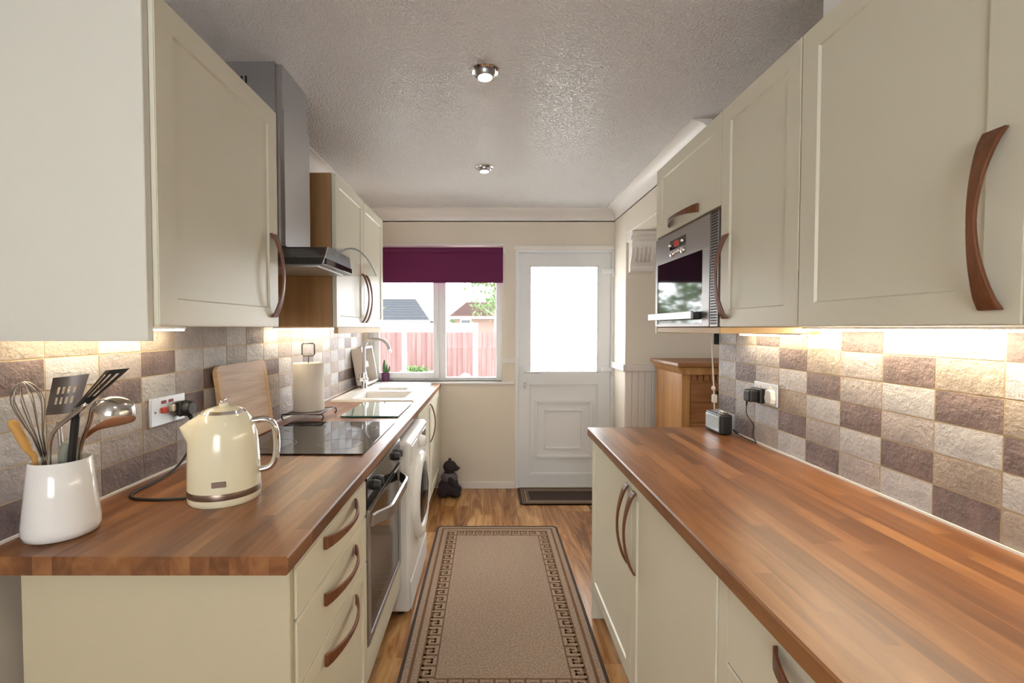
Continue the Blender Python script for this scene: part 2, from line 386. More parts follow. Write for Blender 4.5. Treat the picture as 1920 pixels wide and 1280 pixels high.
obj('grout', box(WLX, XL-.0035, .80, 3.97, .87, 1.392), M['grout'], wall_l)
obj('grout', box(XR+.0035, WRX, -.26, 2.2715, .87, 1.392), M['grout'], wall_r)
obj('sealant_strip', box(XL-.001, XL+.005, .965, 4.0, WT, WT+.006), M['gloss_white'], wall_l)
obj('sealant_strip', box(XR-.005, XR+.001, -.3, 2.23, WT, WT+.006), M['gloss_white'], wall_r)

# ------------------------------------------------------------------ window, blind, door
win = struct(thing('window_1', 'white framed two-pane window over the sink', 'window', (-.46, 4.12, WZ0)))
yw0, yw1 = 4.09, 4.15
bm = NB(); fw = .05
bx(bm, WX0, WX0+fw, yw0, yw1, WZ0, WZ1); bx(bm, WX1-fw, WX1, yw0, yw1, WZ0, WZ1); bx(bm, WX0+fw, WX1-fw, yw0, yw1, WZ0, WZ0+.028); bx(bm, WX0+fw, WX1-fw, yw0, yw1, WZ1-fw, WZ1)
bx(bm, -.442, -.378, yw0, yw1, WZ0+.028, WZ1-fw)
obj('frame', bm, M['white'], win, bev=.003)
bm = NB(); a0, a1, b0, b1 = WX0+fw-.01, -.435, WZ0+.018, WZ1-fw
bx(bm, a0, a0+.05, yw0-.018, yw0+.02, b0, b1); bx(bm, a1-.05, a1, yw0-.018, yw0+.02, b0, b1); bx(bm, a0+.05, a1-.05, yw0-.018, yw0+.02, b0, b0+.055); bx(bm, a0+.05, a1-.05, yw0-.018, yw0+.02, b1-.05, b1)
sash = obj('sash', bm, M['white'], win, bev=.004)
bm = NB(); bx(bm, -.462, -.445, yw0-.045, yw0-.018, 1.37, 1.43); bx(bm, -.460, -.447, yw0-.05, yw0-.035, 1.30, 1.42); obj('handle', bm, M['white'], sash, bev=.004)
obj('pane', box(WX0+fw, -.478, 4.118, 4.122, b0+.05, b1-.04), M['pane'], win)
obj('pane', box(-.381, WX1-fw+.003, 4.118, 4.122, WZ0+.026, WZ1-fw+.003), M['pane'], win)
obj('sill', box(WX0, WX1+.105, YF-.02, 4.09, WZ0-.022, WZ0), M['gloss_white'], win, bev=.004)
bl = thing('roller_blind', 'plum purple roller blind pulled part way down the window', 'blind', (-.45, 3.985, 2.06))
obj('fabric', box(-1.03, .118, 3.992, 3.994, 1.785, 2.05), M['blind'], bl)
obj('bottom_bar', box(-1.03, .118, 3.988, 3.998, 1.768, 1.787), M['blind'], bl, bev=.003)
bm = NB(); tube(bm, [(-1.035, 3.985, 2.045), (.118, 3.985, 2.045)], .02, 16); obj('roller', bm, M['blind'], bl, True, auto=40)
bm = NB(); bx(bm, .119, .131, 3.96, 4.02, 2.015, 2.075); obj('bracket', bm, M['white'], bl, bev=.003)
bm = NB(); tube(bm, smooth_path([(.120, 3.975, 2.04), (.122, 3.975, 1.6), (.112, 3.975, 1.15), (.135, 3.975, 1.085), (.165, 3.975, 1.12), (.145, 3.975, 1.5), (.128, 3.975, 2.04)], 6), .0022, 6); obj('pull_cord', bm, M['bone'], bl, True)
struct(obj('added_window', box(-1.0, .15, YB-.06, YB-.05, .95, 2.1), M['pane']), 'added window behind the camera, unseen, letting in fill daylight', 'window')  # unseen pane, added with its opening for light from behind

dr = struct(thing('door_1', 'white plastic back door with frosted upper pane and moulded lower panel', 'door', (.65, 4.05, 0)))
bm = NB(); fy0, fy1 = YF-.004, YF+.07
bx(bm, DX0, DX0+.028, fy0, fy1, 0, DZ1); bx(bm, DX1-.03, DX1, fy0, fy1, 0, DZ1); bx(bm, DX0+.028, DX1-.03, fy0, fy1, DZ1-.03, DZ1)
obj('door_frame', bm, M['white'], dr, bev=.003)
lx0, lx1, lz0, lz1, ly0, ly1 = DX0+.03, DX1-.032, .012, DZ1-.032, YF+.012, YF+.06
gx0, gx1, gz0, gz1 = .348, .94, 1.0, 1.92
bm = NB()
bx(bm, lx0, gx0, ly0, ly1, lz0, lz1); bx(bm, gx1, lx1, ly0, ly1, lz0, lz1); bx(bm, gx0, gx1, ly0, ly1, gz1, lz1); bx(bm, gx0, gx1, ly0, ly1, .90, gz0); bx(bm, gx0, gx1, ly0, ly1, lz0, .115)
obj('threshold', box(DX0+.028, DX1-.03, YF+.002, YF+.2, 0, .011), M['rail'], dr)
leaf = obj('leaf', bm, M['white'], dr)
bm = NB()
for (a, b, c, d) in ((gx0, gx0+.012, gz0, gz1), (gx1-.012, gx1, gz0, gz1), (gx0, gx1, gz0, gz0+.012), (gx0, gx1, gz1-.012, gz1)): bx(bm, a, b, ly0+.004, ly0+.03, c, d)
obj('glazing_bead', bm, M['white'], leaf, bev=.002)
obj('pane', box(gx0+.01, gx1-.01, ly0+.02, ly0+.026, gz0+.01, gz1-.01), M['door_glass'], leaf)
pn = obj('lower_panel', box(gx0, gx1, ly0+.014, ly1-.01, .115, .90), M['white'], leaf)
def ring(bm, x0, x1, z0, z1, wd, y0, y1):
    bx(bm, x0, x0+wd, y0, y1, z0, z1); bx(bm, x1-wd, x1, y0, y1, z0, z1); bx(bm, x0+wd, x1-wd, y0, y1, z0, z0+wd); bx(bm, x0+wd, x1-wd, y0, y1, z1-wd, z1)
bm = NB(); ring(bm, .395, .893, .26, .757, .022, ly0-.004, ly0+.02); obj('moulding', bm, M['white'], leaf, bev=.005, seg=2)
bm = NB(); ring(bm, .475, .813, .335, .682, .016, ly0, ly0+.02); obj('moulding', bm, M['white'], leaf, bev=.004, seg=2)
bm = NB(); ring(bm, gx0, gx1, .115, .90, .012, ly0+.002, ly0+.02); obj('moulding', bm, M['white'], leaf, bev=.003)
bm = NB(); bx(bm, .290, .322, ly0-.012, ly0, .88, 1.06); hp = obj('handle_plate', bm, M['white'], leaf, bev=.005, seg=2)
bm = NB(); tube(bm, [(.306, ly0-.01, 1.01), (.306, ly0-.05, 1.01), (.32, ly0-.055, 1.01), (.43, ly0-.055, 1.008)],   .009, 10); obj('lever', bm, M['plate'], leaf, True, auto=60)
bm = NB(); tube(bm, [(.306, ly0-.01, .918), (.306, ly0-.045, .918)], .006, 8); ring(bm, .296, .316, .868, .892, .004, ly0-.045, ly0-.042); bx(bm, .304, .308, ly0-.045, ly0-.042, .89, .915); obj('key', bm, M['chrome'], leaf)
for z in (1.87, 1.03):
    bm = NB(); bx(bm, lx1-.075, lx1+.03, fy0-.014, ly0, z-.018, z+.018); bx(bm, lx1+.008, lx1+.028, fy0-.018, fy0, z-.055, z+.02); obj('hinge', bm, M['white'], dr, bev=.004)

# corbel under the beam
cb = thing('corbel', 'white fluted plaster corbel under the beam beside the back door', 'corbel', (1.17, 3.62, 1.8))
prof = [(3.675, 2.114), (3.535, 2.114), (3.535, 2.09), (3.55, 2.085), (3.555, 2.06), (3.575, 2.045), (3.585, 2.02), (3.57, 1.99), (3.575, 1.95), (3.60, 1.90), (3.625, 1.86), (3.625, 1.845), (3.615, 1.84), (3.615, 1.825), (3.635, 1.815), (3.675, 1.81)]
bm = NB(); prism(bm, prof, 'x', 1.085, 1.268); obj('body', bm, M['rail'], cb)
bm = NB(); prism(bm, [(3.675, 2.113), (3.52, 2.113), (3.52, 2.088), (3.55, 2.075), (3.56, 2.05), (3.675, 2.05)], 'x', 1.07, 1.27); obj('cornice', bm, M['rail'], cb, bev=.003)
for i in range(5):
    x0 = 1.108+i*.031
    bm = NB(); tube(bm, smooth_path([(x0, 3.571, 2.0), (x0, 3.572, 1.95), (x0, 3.598, 1.89)], 4), .009, 8); obj('flute', bm, M['rail'], cb, True)

# ------------------------------------------------------------------ worktops
def worktop(name, label, x0, x1, y0, y1, front, cuts, loc):
    t = thing(name, label, 'worktop', loc); n = 16; wd = (x1-x0)/n
    for i in range(n):
        a, b = x0+i*wd, x0+(i+1)*wd; y = y0-random.uniform(0, .4); segs = []
        while y < y1:
            L_ = random.choice((.36, .44, .52, .60, .68)); segs.append((max(y, y0), min(y+L_, y1))); y += L_
        out = []
        for s in segs:
            parts = [s]
            for (cx0, cx1, cy0, cy1) in cuts:
                if a < cx1 and b > cx0:
                    nn = []
                    for p in parts:
                        if p[0] < cy0: nn.append((p[0], min(p[1], cy0)))
                        if p[1] > cy1: nn.append((max(p[0], cy1), p[1]))
                    parts = nn
            out += [p for p in parts if p[1]-p[0] > .004]
        for (p, q) in out:
            c = Vector(((a+b)/2, (p+q)/2, WT-.02)); hw, hl = wd/2, (q-p)/2
            bm = NB(); k = .004
            poly = [(-hw, -.02), (hw, -.02), (hw, .02), (-hw, .02)]
            if front == 'R' and i == n-1: poly = [(-hw, -.02), (hw-k, -.02), (hw, -.02+k), (hw, .02-k), (hw-k, .02), (-hw, .02)]
            if front == 'L' and i == 0: poly = [(-hw+k, -.02), (hw, -.02), (hw, .02), (-hw+k, .02), (-hw, .02-k), (-hw, -.02+k)]
            prism(bm, poly, 'y', -hl, hl)
            o = obj('stave', bm, M['stave']); o.parent = t; o.location = c-Vector(loc)
    return t
SX0, SX1, SY0, SY1 = -1.015, -.49, 3.0, 3.985
worktop('worktop', 'oiled wood block worktop on the left carrying kettle, hob and sink', XL+.001, LF, .962, YF-.002, 'R', [(SX0+.02, SX1-.02, SY0+.04, 3.72)], (-.75, 2.4, .87))
worktop('worktop', 'oiled wood block worktop on the right with only a small radio on it', RF, XR-.001, -.35, 2.232, 'L', [], (.8, 1, .87))

# ------------------------------------------------------------------ doors, handles
def door_bm(xf, s, y0, y1, z0, z1, shaker=True, th=.02, st=.072, dp=.006):
    "front at xf facing s along x"
    xb = xf-s*th; bm = NB(); v = bx(bm, min(xf, xb), max(xf, xb), y0, y1, z0, z1)
    if shaker:
        bmesh.ops.bevel(bm, geom=list(bm.edges), offset=.0018, segments=2, affect='EDGES')
        bm.faces.ensure_lookup_table(); bm.normal_update()
        f = max(bm.faces, key=lambda q: q.calc_area()*(1 if q.normal.x*s > .9 else 0))
        bmesh.ops.inset_region(bm, faces=[f], thickness=st-.0018); r = bmesh.ops.inset_region(bm, faces=[f], thickness=.005)
        bmesh.ops.translate(bm, verts=list(f.verts), vec=(-s*dp, 0, 0))
    else:
        bmesh.ops.bevel(bm, geom=list(bm.edges), offset=.004, segments=2, affect='EDGES')
    return bm
def handle(parent, a, b, out, side, bow=.034, w0=.034, wm=.013, th=.009):
    "bowed wooden strap from a to b; out = away from the door, side = width direction"
    a, b, out, side = Vector(a), Vector(b), Vector(out), Vector(side); bm = NB(); n = 16; rings = []
    for i in range(n+1):
        t = i/n; e = math.sin(math.pi*t)
        c = a.lerp(b, t)+out*(bow*(e**.75)+th*.5+.0002); wd = wm+(w0-wm)*(abs(2*t-1)**1.6); hh = th*.5*(1-.2*e)
        rings.append([bm.verts.new(c+side*wd*.5*p+out*hh*q) for p, q in ((-1, -1), (1, -1), (1, 1), (-1, 1))])
    for A, B in zip(rings[:-1], rings[1:]):
        for k in range(4): bm.faces.new((A[k], A[(k+1) % 4], B[(k+1) % 4], B[k]))
    bm.faces.new(rings[0]); bm.faces.new(rings[-1][::-1])
    return obj('handle', bm, M['handle'], parent, bev=.0022, seg=2)
G = .0018
def add_door(t, xf, s, y0, y1, z0, z1, hy=None, hz=None, shaker=True, name='door', hh=None, m='cream', st=.072):
    d = obj(name, door_bm(xf, s, y0+G, y1-G, z0+G, z1-G, shaker, st=st), M[m], t)
    if hy is not None and hz is not None: handle(d, (xf, hy, hz), (xf, hy, hz+.275), (s, 0, 0), (0, 1, 0))
    if hh is not None: handle(d, (xf, hh[0], hh[2]), (xf, hh[1], hh[2]), (s, 0, 0), (0, 0, 1))
    return d

# ---- left base units
t = thing('drawer_cabinet', 'cream base cabinet with three drawers at the near left end', 'cabinet', (-.7, 1.3, 0))
obj('carcass', box(-1.0, LD-.022, 1.006, 1.594, .15, .869), M['panel_cream'], t)
obj('end_panel', box(-1.0, LD-.004, .985, 1.005, 0, .869), M['shaded_panel'], t, bev=.002)
obj('plinth', box(-.5, -.484, 1.006, 1.594, 0, .148), M['cream'], t)
for z0, z1, hz in ((.742, .866, .838), (.582, .742, .692), (.152, .582, .534)):
    add_door(t, LD, 1, 1.006, 1.594, z0, z1, shaker=(z0 < .2), name='drawer', hh=(1.175, 1.45, hz), st=.06)
t = thing('oven', 'built-in electric oven with smoked glass door under the hob', 'oven', (-.7, 1.9, 0))
obj('body', box(-1.0, LD-.022, 1.599, 2.195, .16, .869), M['dark_steel'], t)
cp = obj('control_panel', box(LD-.022, LD+.002, 1.601, 2.193, .765, .866), M['smoke_glass'], t, bev=.002)
for y in (1.70, 1.755, 2.08, 2.135):
    bm = NB(); lathe(bm, [(.019, 0), (.019, .004), (.016, .02), (.015, .022)], seg=20, mat=axis_m((LD+.002, y, .812), (1, 0, 0))); obj('knob', bm, M['black'], t, True, auto=40)
bm = NB(); ring_y = None
bx(bm, LD-.022, LD+.004, 1.601, 1.636, .275, .755); bx(bm, LD-.022, LD+.004, 2.158, 2.193, .275, .755); bx(bm, LD-.022, LD+.004, 1.636, 2.158, .275, .30); bx(bm, LD-.022, LD+.004, 1.636, 2.158, .735, .755)
od = obj('door', bm, M['steel'], t, bev=.0015)
obj('glass', box(LD-.02, LD+.001, 1.636, 2.158, .30, .735), M['smoke_glass'], od)
obj('edge_trim', box(LD+.004, LD+.007, 1.601, 2.193, .748, .756), M['chrome'], od)
hpts = []
bm = NB(); n = 18; rings = []
for i in range(n+1):
    q = i/n; y = 1.64+q*.515; e = min(1, min(q, 1-q)/.2); e = e*e*(3-2*e); o_ = LD+.004+.048*e
    rings.append([bm.verts.new((o_+dx, y, .705+dz)) for dx, dz in ((0, -.022), (.008, -.022), (.012, .018), (.004, .022))])
for A, B in zip(rings[:-1], rings[1:]):
    for k in range(4): bm.faces.new((A[k], A[(k+1) % 4], B[(k+1) % 4], B[k]))
bm.faces.new(rings[0]); bm.faces.new(rings[-1][::-1]); obj('handle', bm, M['steel'], od, True, auto=40)
obj('lower_panel', box(LD-.02, LD, 1.599, 2.195, .152, .272), M['cream'], t, bev=.002)
obj('plinth', box(-.5, -.484, 1.599, 2.195, 0, .148), M['cream'], t)

t = thing('washing_machine', 'white front-loading washing machine between oven and sink cabinet', 'washing machine', (-.7, 2.5, 0))
WXF = -.378; wy0, wy1 = 2.205, 2.79; wc = (wy0+wy1)/2
obj('body', box(-.98, WXF, wy0, wy1, .022, .845), M['gloss_white'], t, bev=.016, seg=3)
obj('control_panel', box(WXF-.01, WXF+.006, wy0+.012, wy1-.012, .73, .832), M['gloss_white'], t, bev=.005, seg=2)
obj('detergent_drawer', box(WXF+.004, WXF+.010, wy0+.022, wy0+.19, .742, .82), M['gloss_white'], t, bev=.004)
obj('display', box(WXF+.004, WXF+.008, wy1-.19, wy1-.07, .755, .81), M['black_glass'], t, bev=.002)
bm = NB(); lathe(bm, [(.030, 0), (.030, .008), (.026, .03), (.022, .033)], seg=24, mat=axis_m((WXF+.006, wc+.01, .78), (1, 0, 0))); obj('knob', bm, M['gloss_white'], t, True, auto=40)
bm = NB(); lathe(bm, [(.222, -.004), (.226, .012), (.214, .03), (.19, .036), (.168, .03), (.160, .012), (.160, -.004)], seg=48, mat=axis_m((WXF, wc, .50), (1, 0, 0)), capb=False, capt=False); wd_ = obj('door', bm, M['gloss_white'], t, True, auto=50)
bm = NB(); lathe(bm, [(.161, .010), (.15, .026), (.10, .040), (0, .046)], seg=40, mat=axis_m((WXF, wc, .50), (1, 0, 0)), capb=True); obj('glass', bm, M['black_glass'], wd_, True)
obj('kick_panel', box(WXF, WXF+.004, wy0+.012, wy1-.012, .03, .165), M['gloss_white'], t, bev=.003)
for yy in (wy0+.05, wy1-.05):
    for xx in (-.93, -.43):
        bm = NB(); lathe(bm, [(.022, 0), (.022, .02), (.012, .021), (.012, .024)], (xx, yy, 0), 16); obj('foot', bm, M['black'], t)
t = thing('sink_cabinet', 'cream base cabinet under the sink with a tall curved handle', 'cabinet', (-.7, 3.4, 0))
obj('carcass', box(-1.0, LD-.022, 2.80, 4.01, .15, .869) if False else box(-1.0, LD-.022, 2.80, 4.01, .15, .70), M['panel_cream'], t)
obj('top_rail', box(-.46, LD-.022, 2.80, 4.01, .70, .869), M['panel_cream'], t)
obj('plinth', box(-.5, -.484, 2.80, 4.01, 0, .148), M['cream'], t)
add_door(t, LD, 1, 2.80, 3.39, .152, .868, 3.32, .575)
add_door(t, LD, 1, 3.39, 3.98, .152, .868)
obj('filler', box(LD-.022, LD-.004, 3.98, 4.015, .152, .868), M['cream'], t)

# ---- right base units
t = thing('base_cabinet', 'cream double-door base cabinet at the far end of the right worktop', 'cabinet', (.8, 1.6, 0))
obj('carcass', box(RD+.022, 1.06, .985, 2.195, .15, .869), M['panel_cream'], t)
obj('end_panel', box(RD+.004, 1.08, 2.196, 2.214, 0, .869), M['cream'], t, bev=.002)
obj('plinth', box(.55, .566, .985, 2.195, 0, .148), M['cream'], t)
add_door(t, RD, -1, 1.585, 2.193, .152, .868, 1.625, .565)
add_door(t, RD, -1, .985, 1.585, .152, .868, 1.545, .565)
obj('filler', box(RD+.002, RD+.02, .945, .983, .152, .868), M['cream'], t, bev=.002)
t = thing('base_cabinet', 'cream drawer cabinet at the near right corner of the photo', 'cabinet', (.8, .6, 0))
obj('carcass', box(RD+.022, 1.06, -.3, .944, .15, .869), M['panel_cream'], t)
obj('plinth', box(.55, .566, -.3, .944, 0, .148), M['cream'], t)
add_door(t, RD, -1, .345, .943, .70, .868, shaker=False, name='drawer', hh=(.50, .775, .835))
add_door(t, RD, -1, .345, .943, .152, .70, name='drawer', hh=(.50, .775, .64))
add_door(t, RD, -1, -.3, .345, .152, .868, .30, .565)

# ------------------------------------------------------------------ wall units
t = thing('wall_cabinet', 'cream wall cabinet beside the cooker hood at the near left', 'cabinet', (-.9, 1.3, ZB))
obj('carcass', box(XL+.004, LU-.022, 1.02, 1.60, ZB+.001, ZT), M['panel_cream'], t)
obj('end_panel', box(XL+.004, LU-.012, 1.0, 1.019, 1.357, ZT+.004), M['panel_cream'], t, bev=.0015)
add_door(t, LU, 1, 1.018, 1.60, ZB, ZT, 1.555, 1.42, st=.085)
t = thing('wall_cabinet', 'cream double-door wall cabinet beyond the cooker hood with brown side', 'cabinet', (-.9, 2.7, ZB))
obj('carcass', box(XL+.004, LU-.022, 2.208, 3.172, ZB+.001, ZT), M['beech'], t)
add_door(t, LU, 1, 2.206, 2.69, ZB, ZT, 2.655, 1.415)
add_door(t, LU, 1, 2.69, 3.174, ZB, ZT, 2.728, 1.415)
obj('light_pelmet', box(LU-.028, LU-.008, 2.25, 3.172, ZB-.03, ZB), M['beech_light'], t)
t = thing('wall_cabinet', 'cream wall cabinet with lift-up flap holding the built-in microwave', 'cabinet', (.95, 1.9, ZB))
obj('carcass', box(RU+.022, WRX-.002, 1.582, 2.176, 1.785, ZT), M['beech'], t)
obj('shelf', box(RU+.004, WRX-.004, 1.582, 2.176, ZB-.022, ZB), M['beech_light'], t, bev=.0015)
obj('end_panel', box(RU+.002, 1.112, 2.177, 2.192, ZB-.028, ZT), M['cream'], t, bev=.0015)
add_door(t, RU, -1, 1.582, 2.178, 1.795, ZT, name='flap', hh=(1.745, 2.02, 1.83))
t = thing('wall_cabinet', 'narrow cream wall cabinet between the microwave and the wide cabinet', 'cabinet', (.95, 1.4, ZB))
obj('carcass', box(RU+.022, XR-.004, 1.183, 1.58, ZB+.001, ZT), M['panel_cream'], t)
add_door(t, RU, -1, 1.182, 1.581, ZB, ZT, 1.535, 1.415, st=.075)
t = thing('wall_cabinet', 'wide cream wall cabinet at the near right with a large curved handle', 'cabinet', (.95, .9, ZB))
obj('carcass', box(RU+.022, XR-.004, .683, 1.181, ZB+.001, ZT), M['panel_cream'], t)
add_door(t, RU, -1, .682, 1.181, ZB, ZT, .722, 1.412, st=.078)
t = thing('wall_cabinet', 'cream wall cabinet just cut off by the right edge of the photo', 'cabinet', (.95, .4, ZB))
obj('carcass', box(RU+.022, XR-.004, .18, .681, ZB+.001, ZT), M['panel_cream'], t)
add_door(t, RU, -1, .18, .681, ZB, ZT, .22, 1.412, st=.078)
# under-cabinet led strips
def led(label, x, y0, y1, ZB=ZB, m='led'):
    t = thing('led_strip', label, 'light', (x, (y0+y1)/2, ZB), 'under-cabinet lights')
    obj('channel', box(x-.012, x+.012, y0, y1, ZB-.006, ZB), M['white'], t)
    obj('diffuser', box(x-.009, x+.009, y0+.004, y1-.004, ZB-.012, ZB-.0062), M[m], t)
led('warm light strip under the right wall cabinets', 1.06, .2, 1.57)
led('warm light strip under the near left wall cabinet', -1.02, 1.04, 1.56, m='led_soft')
led('warm light strip under the far left double-door wall cabinet', -1.02, 2.24, 3.15, m='led_soft')
led('warm light strip under the microwave shelf', 1.075, 1.60, 2.0, ZB-.022, 'led_soft')

# ------------------------------------------------------------------ microwave
t = thing('microwave', 'built-in steel microwave with dark reflecting door and red clock', 'microwave', (.95, 1.88, ZB))
my0, my1, mz0, mz1 = 1.585, 2.174, ZB+.002, 1.784; mf = RU-.006
obj('body', box(RU+.03, 1.10, my0+.01, my1-.01, mz0+.004, mz1-.006), M['dark_steel'], t)
gy0, gy1, gz0_, gz1_ = 1.70, 2.148, mz0+.012, 1.668
bm = NB(); bx(bm, mf, RU+.028, my0+.058, my1, gz1_, mz1); bx(bm, mf, RU+.028, my0+.058, gy0, mz0, gz1_); bx(bm, mf, RU+.028, gy1, my1, mz0, gz1_); bx(bm, mf, RU+.028, gy0, gy1, mz0, gz0_)
fr = obj('front_frame', bm, M['oven_steel'], t, bev=.001)
vn = obj('vent_strip', box(mf+.002, RU+.028, my0, my0+.057, mz0, mz1), M['oven_steel'], t, bev=.001)
bm = NB()
for i in range(6):
    for j in range(40):
        yy = my0+.007+i*.0078; zz = mz0+.008+j*.0097; bx(bm, mf+.0008, mf+.003, yy, yy+.0048, zz, zz+.006)
vh = obj('vent_holes', bm, M['black'], t); vh['kind'] = 'stuff'
dg = obj('door', box(mf+.001, RU+.028, gy0, gy1, gz0_, gz1_), M['black_glass'], t)
bm = NB(); bx(bm, mf-.036, mf-.026, gy0+.006, my1-.006, mz0+.028, mz0+.058); obj('handle', bm, M['steel'], dg, bev=.002)
bm = NB(); bx(bm, mf-.028, mf+.004, gy0+.02, gy0+.045, mz0+.032, mz0+.054); bx(bm, mf-.028, mf+.004, gy1-.03, gy1-.005, mz0+.032, mz0+.054); obj('handle_post', bm, M['black'], dg)
dp = obj('display', box(mf-.001, mf+.004, 1.845, 2.005, 1.712, 1.752), M['black_glass'], t)
SEG = {'a': (0, 1, 1), 'g': (0, .5, 1), 'd': (0, 0, 1)}
def digit(bm, y, z, w, h, segs, x):
    k = .0012
    for s in segs:
        if s in 'agd': zz = {'a': h, 'g': h/2, 'd': 0}[s]; bx(bm, x-.0008, x, y, y+w, z+zz-k/2, z+zz+k/2)
        else:
            yy = y+w if s in 'fe' else y; zz = h/2 if s in 'fb' else 0; bx(bm, x-.0008, x, yy-k/2, yy+k/2, z+zz, z+zz+h/2)
bm = NB()
for i, s in enumerate(('abcdef', 'abcdef', 'abcdg')): digit(bm, 1.945-i*.017, 1.722, .010, .020, s, mf-.001)
obj('clock_digits', bm, M['digit'], dp)
for y, z, r in ((1.995, 1.732, .006), (1.868, 1.732, .006), (1.975, 1.694, .013), (1.935, 1.697, .008), (1.905, 1.697, .008), (1.868, 1.694, .013)):
    bm = NB(); lathe(bm, [(r, 0), (r, .006), (r*.7, .010), (0, .011)], seg=20, mat=axis_m((mf, y, z), (-1, 0, 0))); obj('button', bm, M['chrome'], t, True, auto=50)

# ------------------------------------------------------------------ hood
t = thing('cooker_hood', 'stainless chimney cooker hood with arched glass canopy', 'cooker hood', (-.9, 1.93, 1.61))
ch = obj('chimney', box(XL+.002, -.782, 1.79, 2.085, 1.70, 2.22), M['steel'], t)
bmm = bmesh.new(); bmm.from_mesh(ch.data)
es = [e for e in bmm.edges if abs(e.verts[0].co.z-e.verts[1].co.z) > .1]
bmesh.ops.bevel(bmm, geom=es, offset=.022, segments=5, affect='EDGES'); bmm.to_mesh(ch.data); bmm.free()
for p in ch.data.polygons: p.use_smooth = True
ch.data.set_sharp_from_angle(angle=R(40))
ch2 = obj('chimney_extension', box(XL+.002, -.789, 1.797, 2.078, 2.22, CEIL), M['steel'], t)
bmm = bmesh.new(); bmm.from_mesh(ch2.data)
es = [e for e in bmm.edges if abs(e.verts[0].co.z-e.verts[1].co.z) > .1]
bmesh.ops.bevel(bmm, geom=es, offset=.02, segments=5, affect='EDGES'); bmm.to_mesh(ch2.data); bmm.free()
for p in ch2.data.polygons: p.use_smooth = True
ch2.data.set_sharp_from_angle(angle=R(40))
for i in range(5):
    obj('vent_slot', box(-.985+i*.016, -.977+i*.016, 1.7955, 1.7975, 2.285, 2.335), M['black'], t)
yc, hw = 1.905, .295
bm = NB(); n = 24; top = []; bot = []
for i in range(n+1):
    y = yc-hw+2*hw*i/n; z = 1.70-.068*((y-yc)/hw)**2
    top.append((y, z)); bot.append((y, z-.006))
prism(bm, top+bot[::-1], 'x', XL+.002, -.528); obj('glass_canopy', bm, M['hood_glass'], t, True, auto=30)
bm = NB(); prism(bm, [(p[0], p[1]+.0002) for p in top]+[(p[0], p[1]-.0002) for p in bot[::-1]], 'x', -.5279, -.5265); obj('canopy_edge', bm, M['glass_edge'] if False else M['dark_steel'], t)
bm = NB(); prism(bm, [(1.70, 1.615), (2.06, 1.615), (2.03, 1.688), (1.76, 1.688)], 'x', XL+.003, -.60); obj('motor_housing', bm, M['dark_steel'], t, bev=.002)
obj('filter', box(-1.03, -.63, 1.73, 2.03, 1.610, 1.615), M['steel'], t)
obj('control_strip', box(-.60, -.594, 1.72, 2.04, 1.618, 1.64), M['black_glass'], t, bev=.001)

# ------------------------------------------------------------------ hob, glass board
t = thing('ceramic_hob', 'black glass ceramic hob set into the left worktop', 'hob', (-.73, 2.04, WT))
obj('glass_top', box(-.99, -.472, 1.738, 2.345, WT+.0005, WT+.006), M['black_glass'], t, bev=.0015)
for x_, y_, r_ in ((-.60, 1.89, .09), (-.86, 1.89, .075), (-.60, 2.19, .075), (-.86, 2.19, .09)):
    bm = NB(); lathe(bm, [(r_, 0), (r_, .0003), (r_-.0025, .0003), (r_-.0025, 0)], (x_, y_, WT+.006), 40, capb=False, capt=False); obj('cooking_zone', bm, M['dark_steel'], t)
t = thing('glass_board', 'pale teal tempered glass worktop saver between hob and sink', 'board', (-.64, 2.7, WT))
obj('glass', box(-.79, -.484, 2.475, 2.93, WT+.004, WT+.0095), M['glassboard'], t)
bm = NB(); ring(bm, 0, 1, 0, 1, .1, 0, 1); bm.clear()
bx(bm, -.7905, -.7895, 2.4745, 2.9305, WT+.004, WT+.0094); bx(bm, -.4845, -.4835, 2.4745, 2.9305, WT+.004, WT+.0094); bx(bm, -.79, -.484, 2.4735, 2.4755, WT+.004, WT+.0094); bx(bm, -.79, -.484, 2.929, 2.931, WT+.004, WT+.0094)
obj('rim', bm, M['glass_edge'], t)
for xx in (-.77, -.505):
    for yy in (2.495, 2.91):
        bm = NB(); lathe(bm, [(.008, 0), (.008, .0042)], (xx, yy, WT+.0002), 12); obj('foot', bm, M['bone'], t)

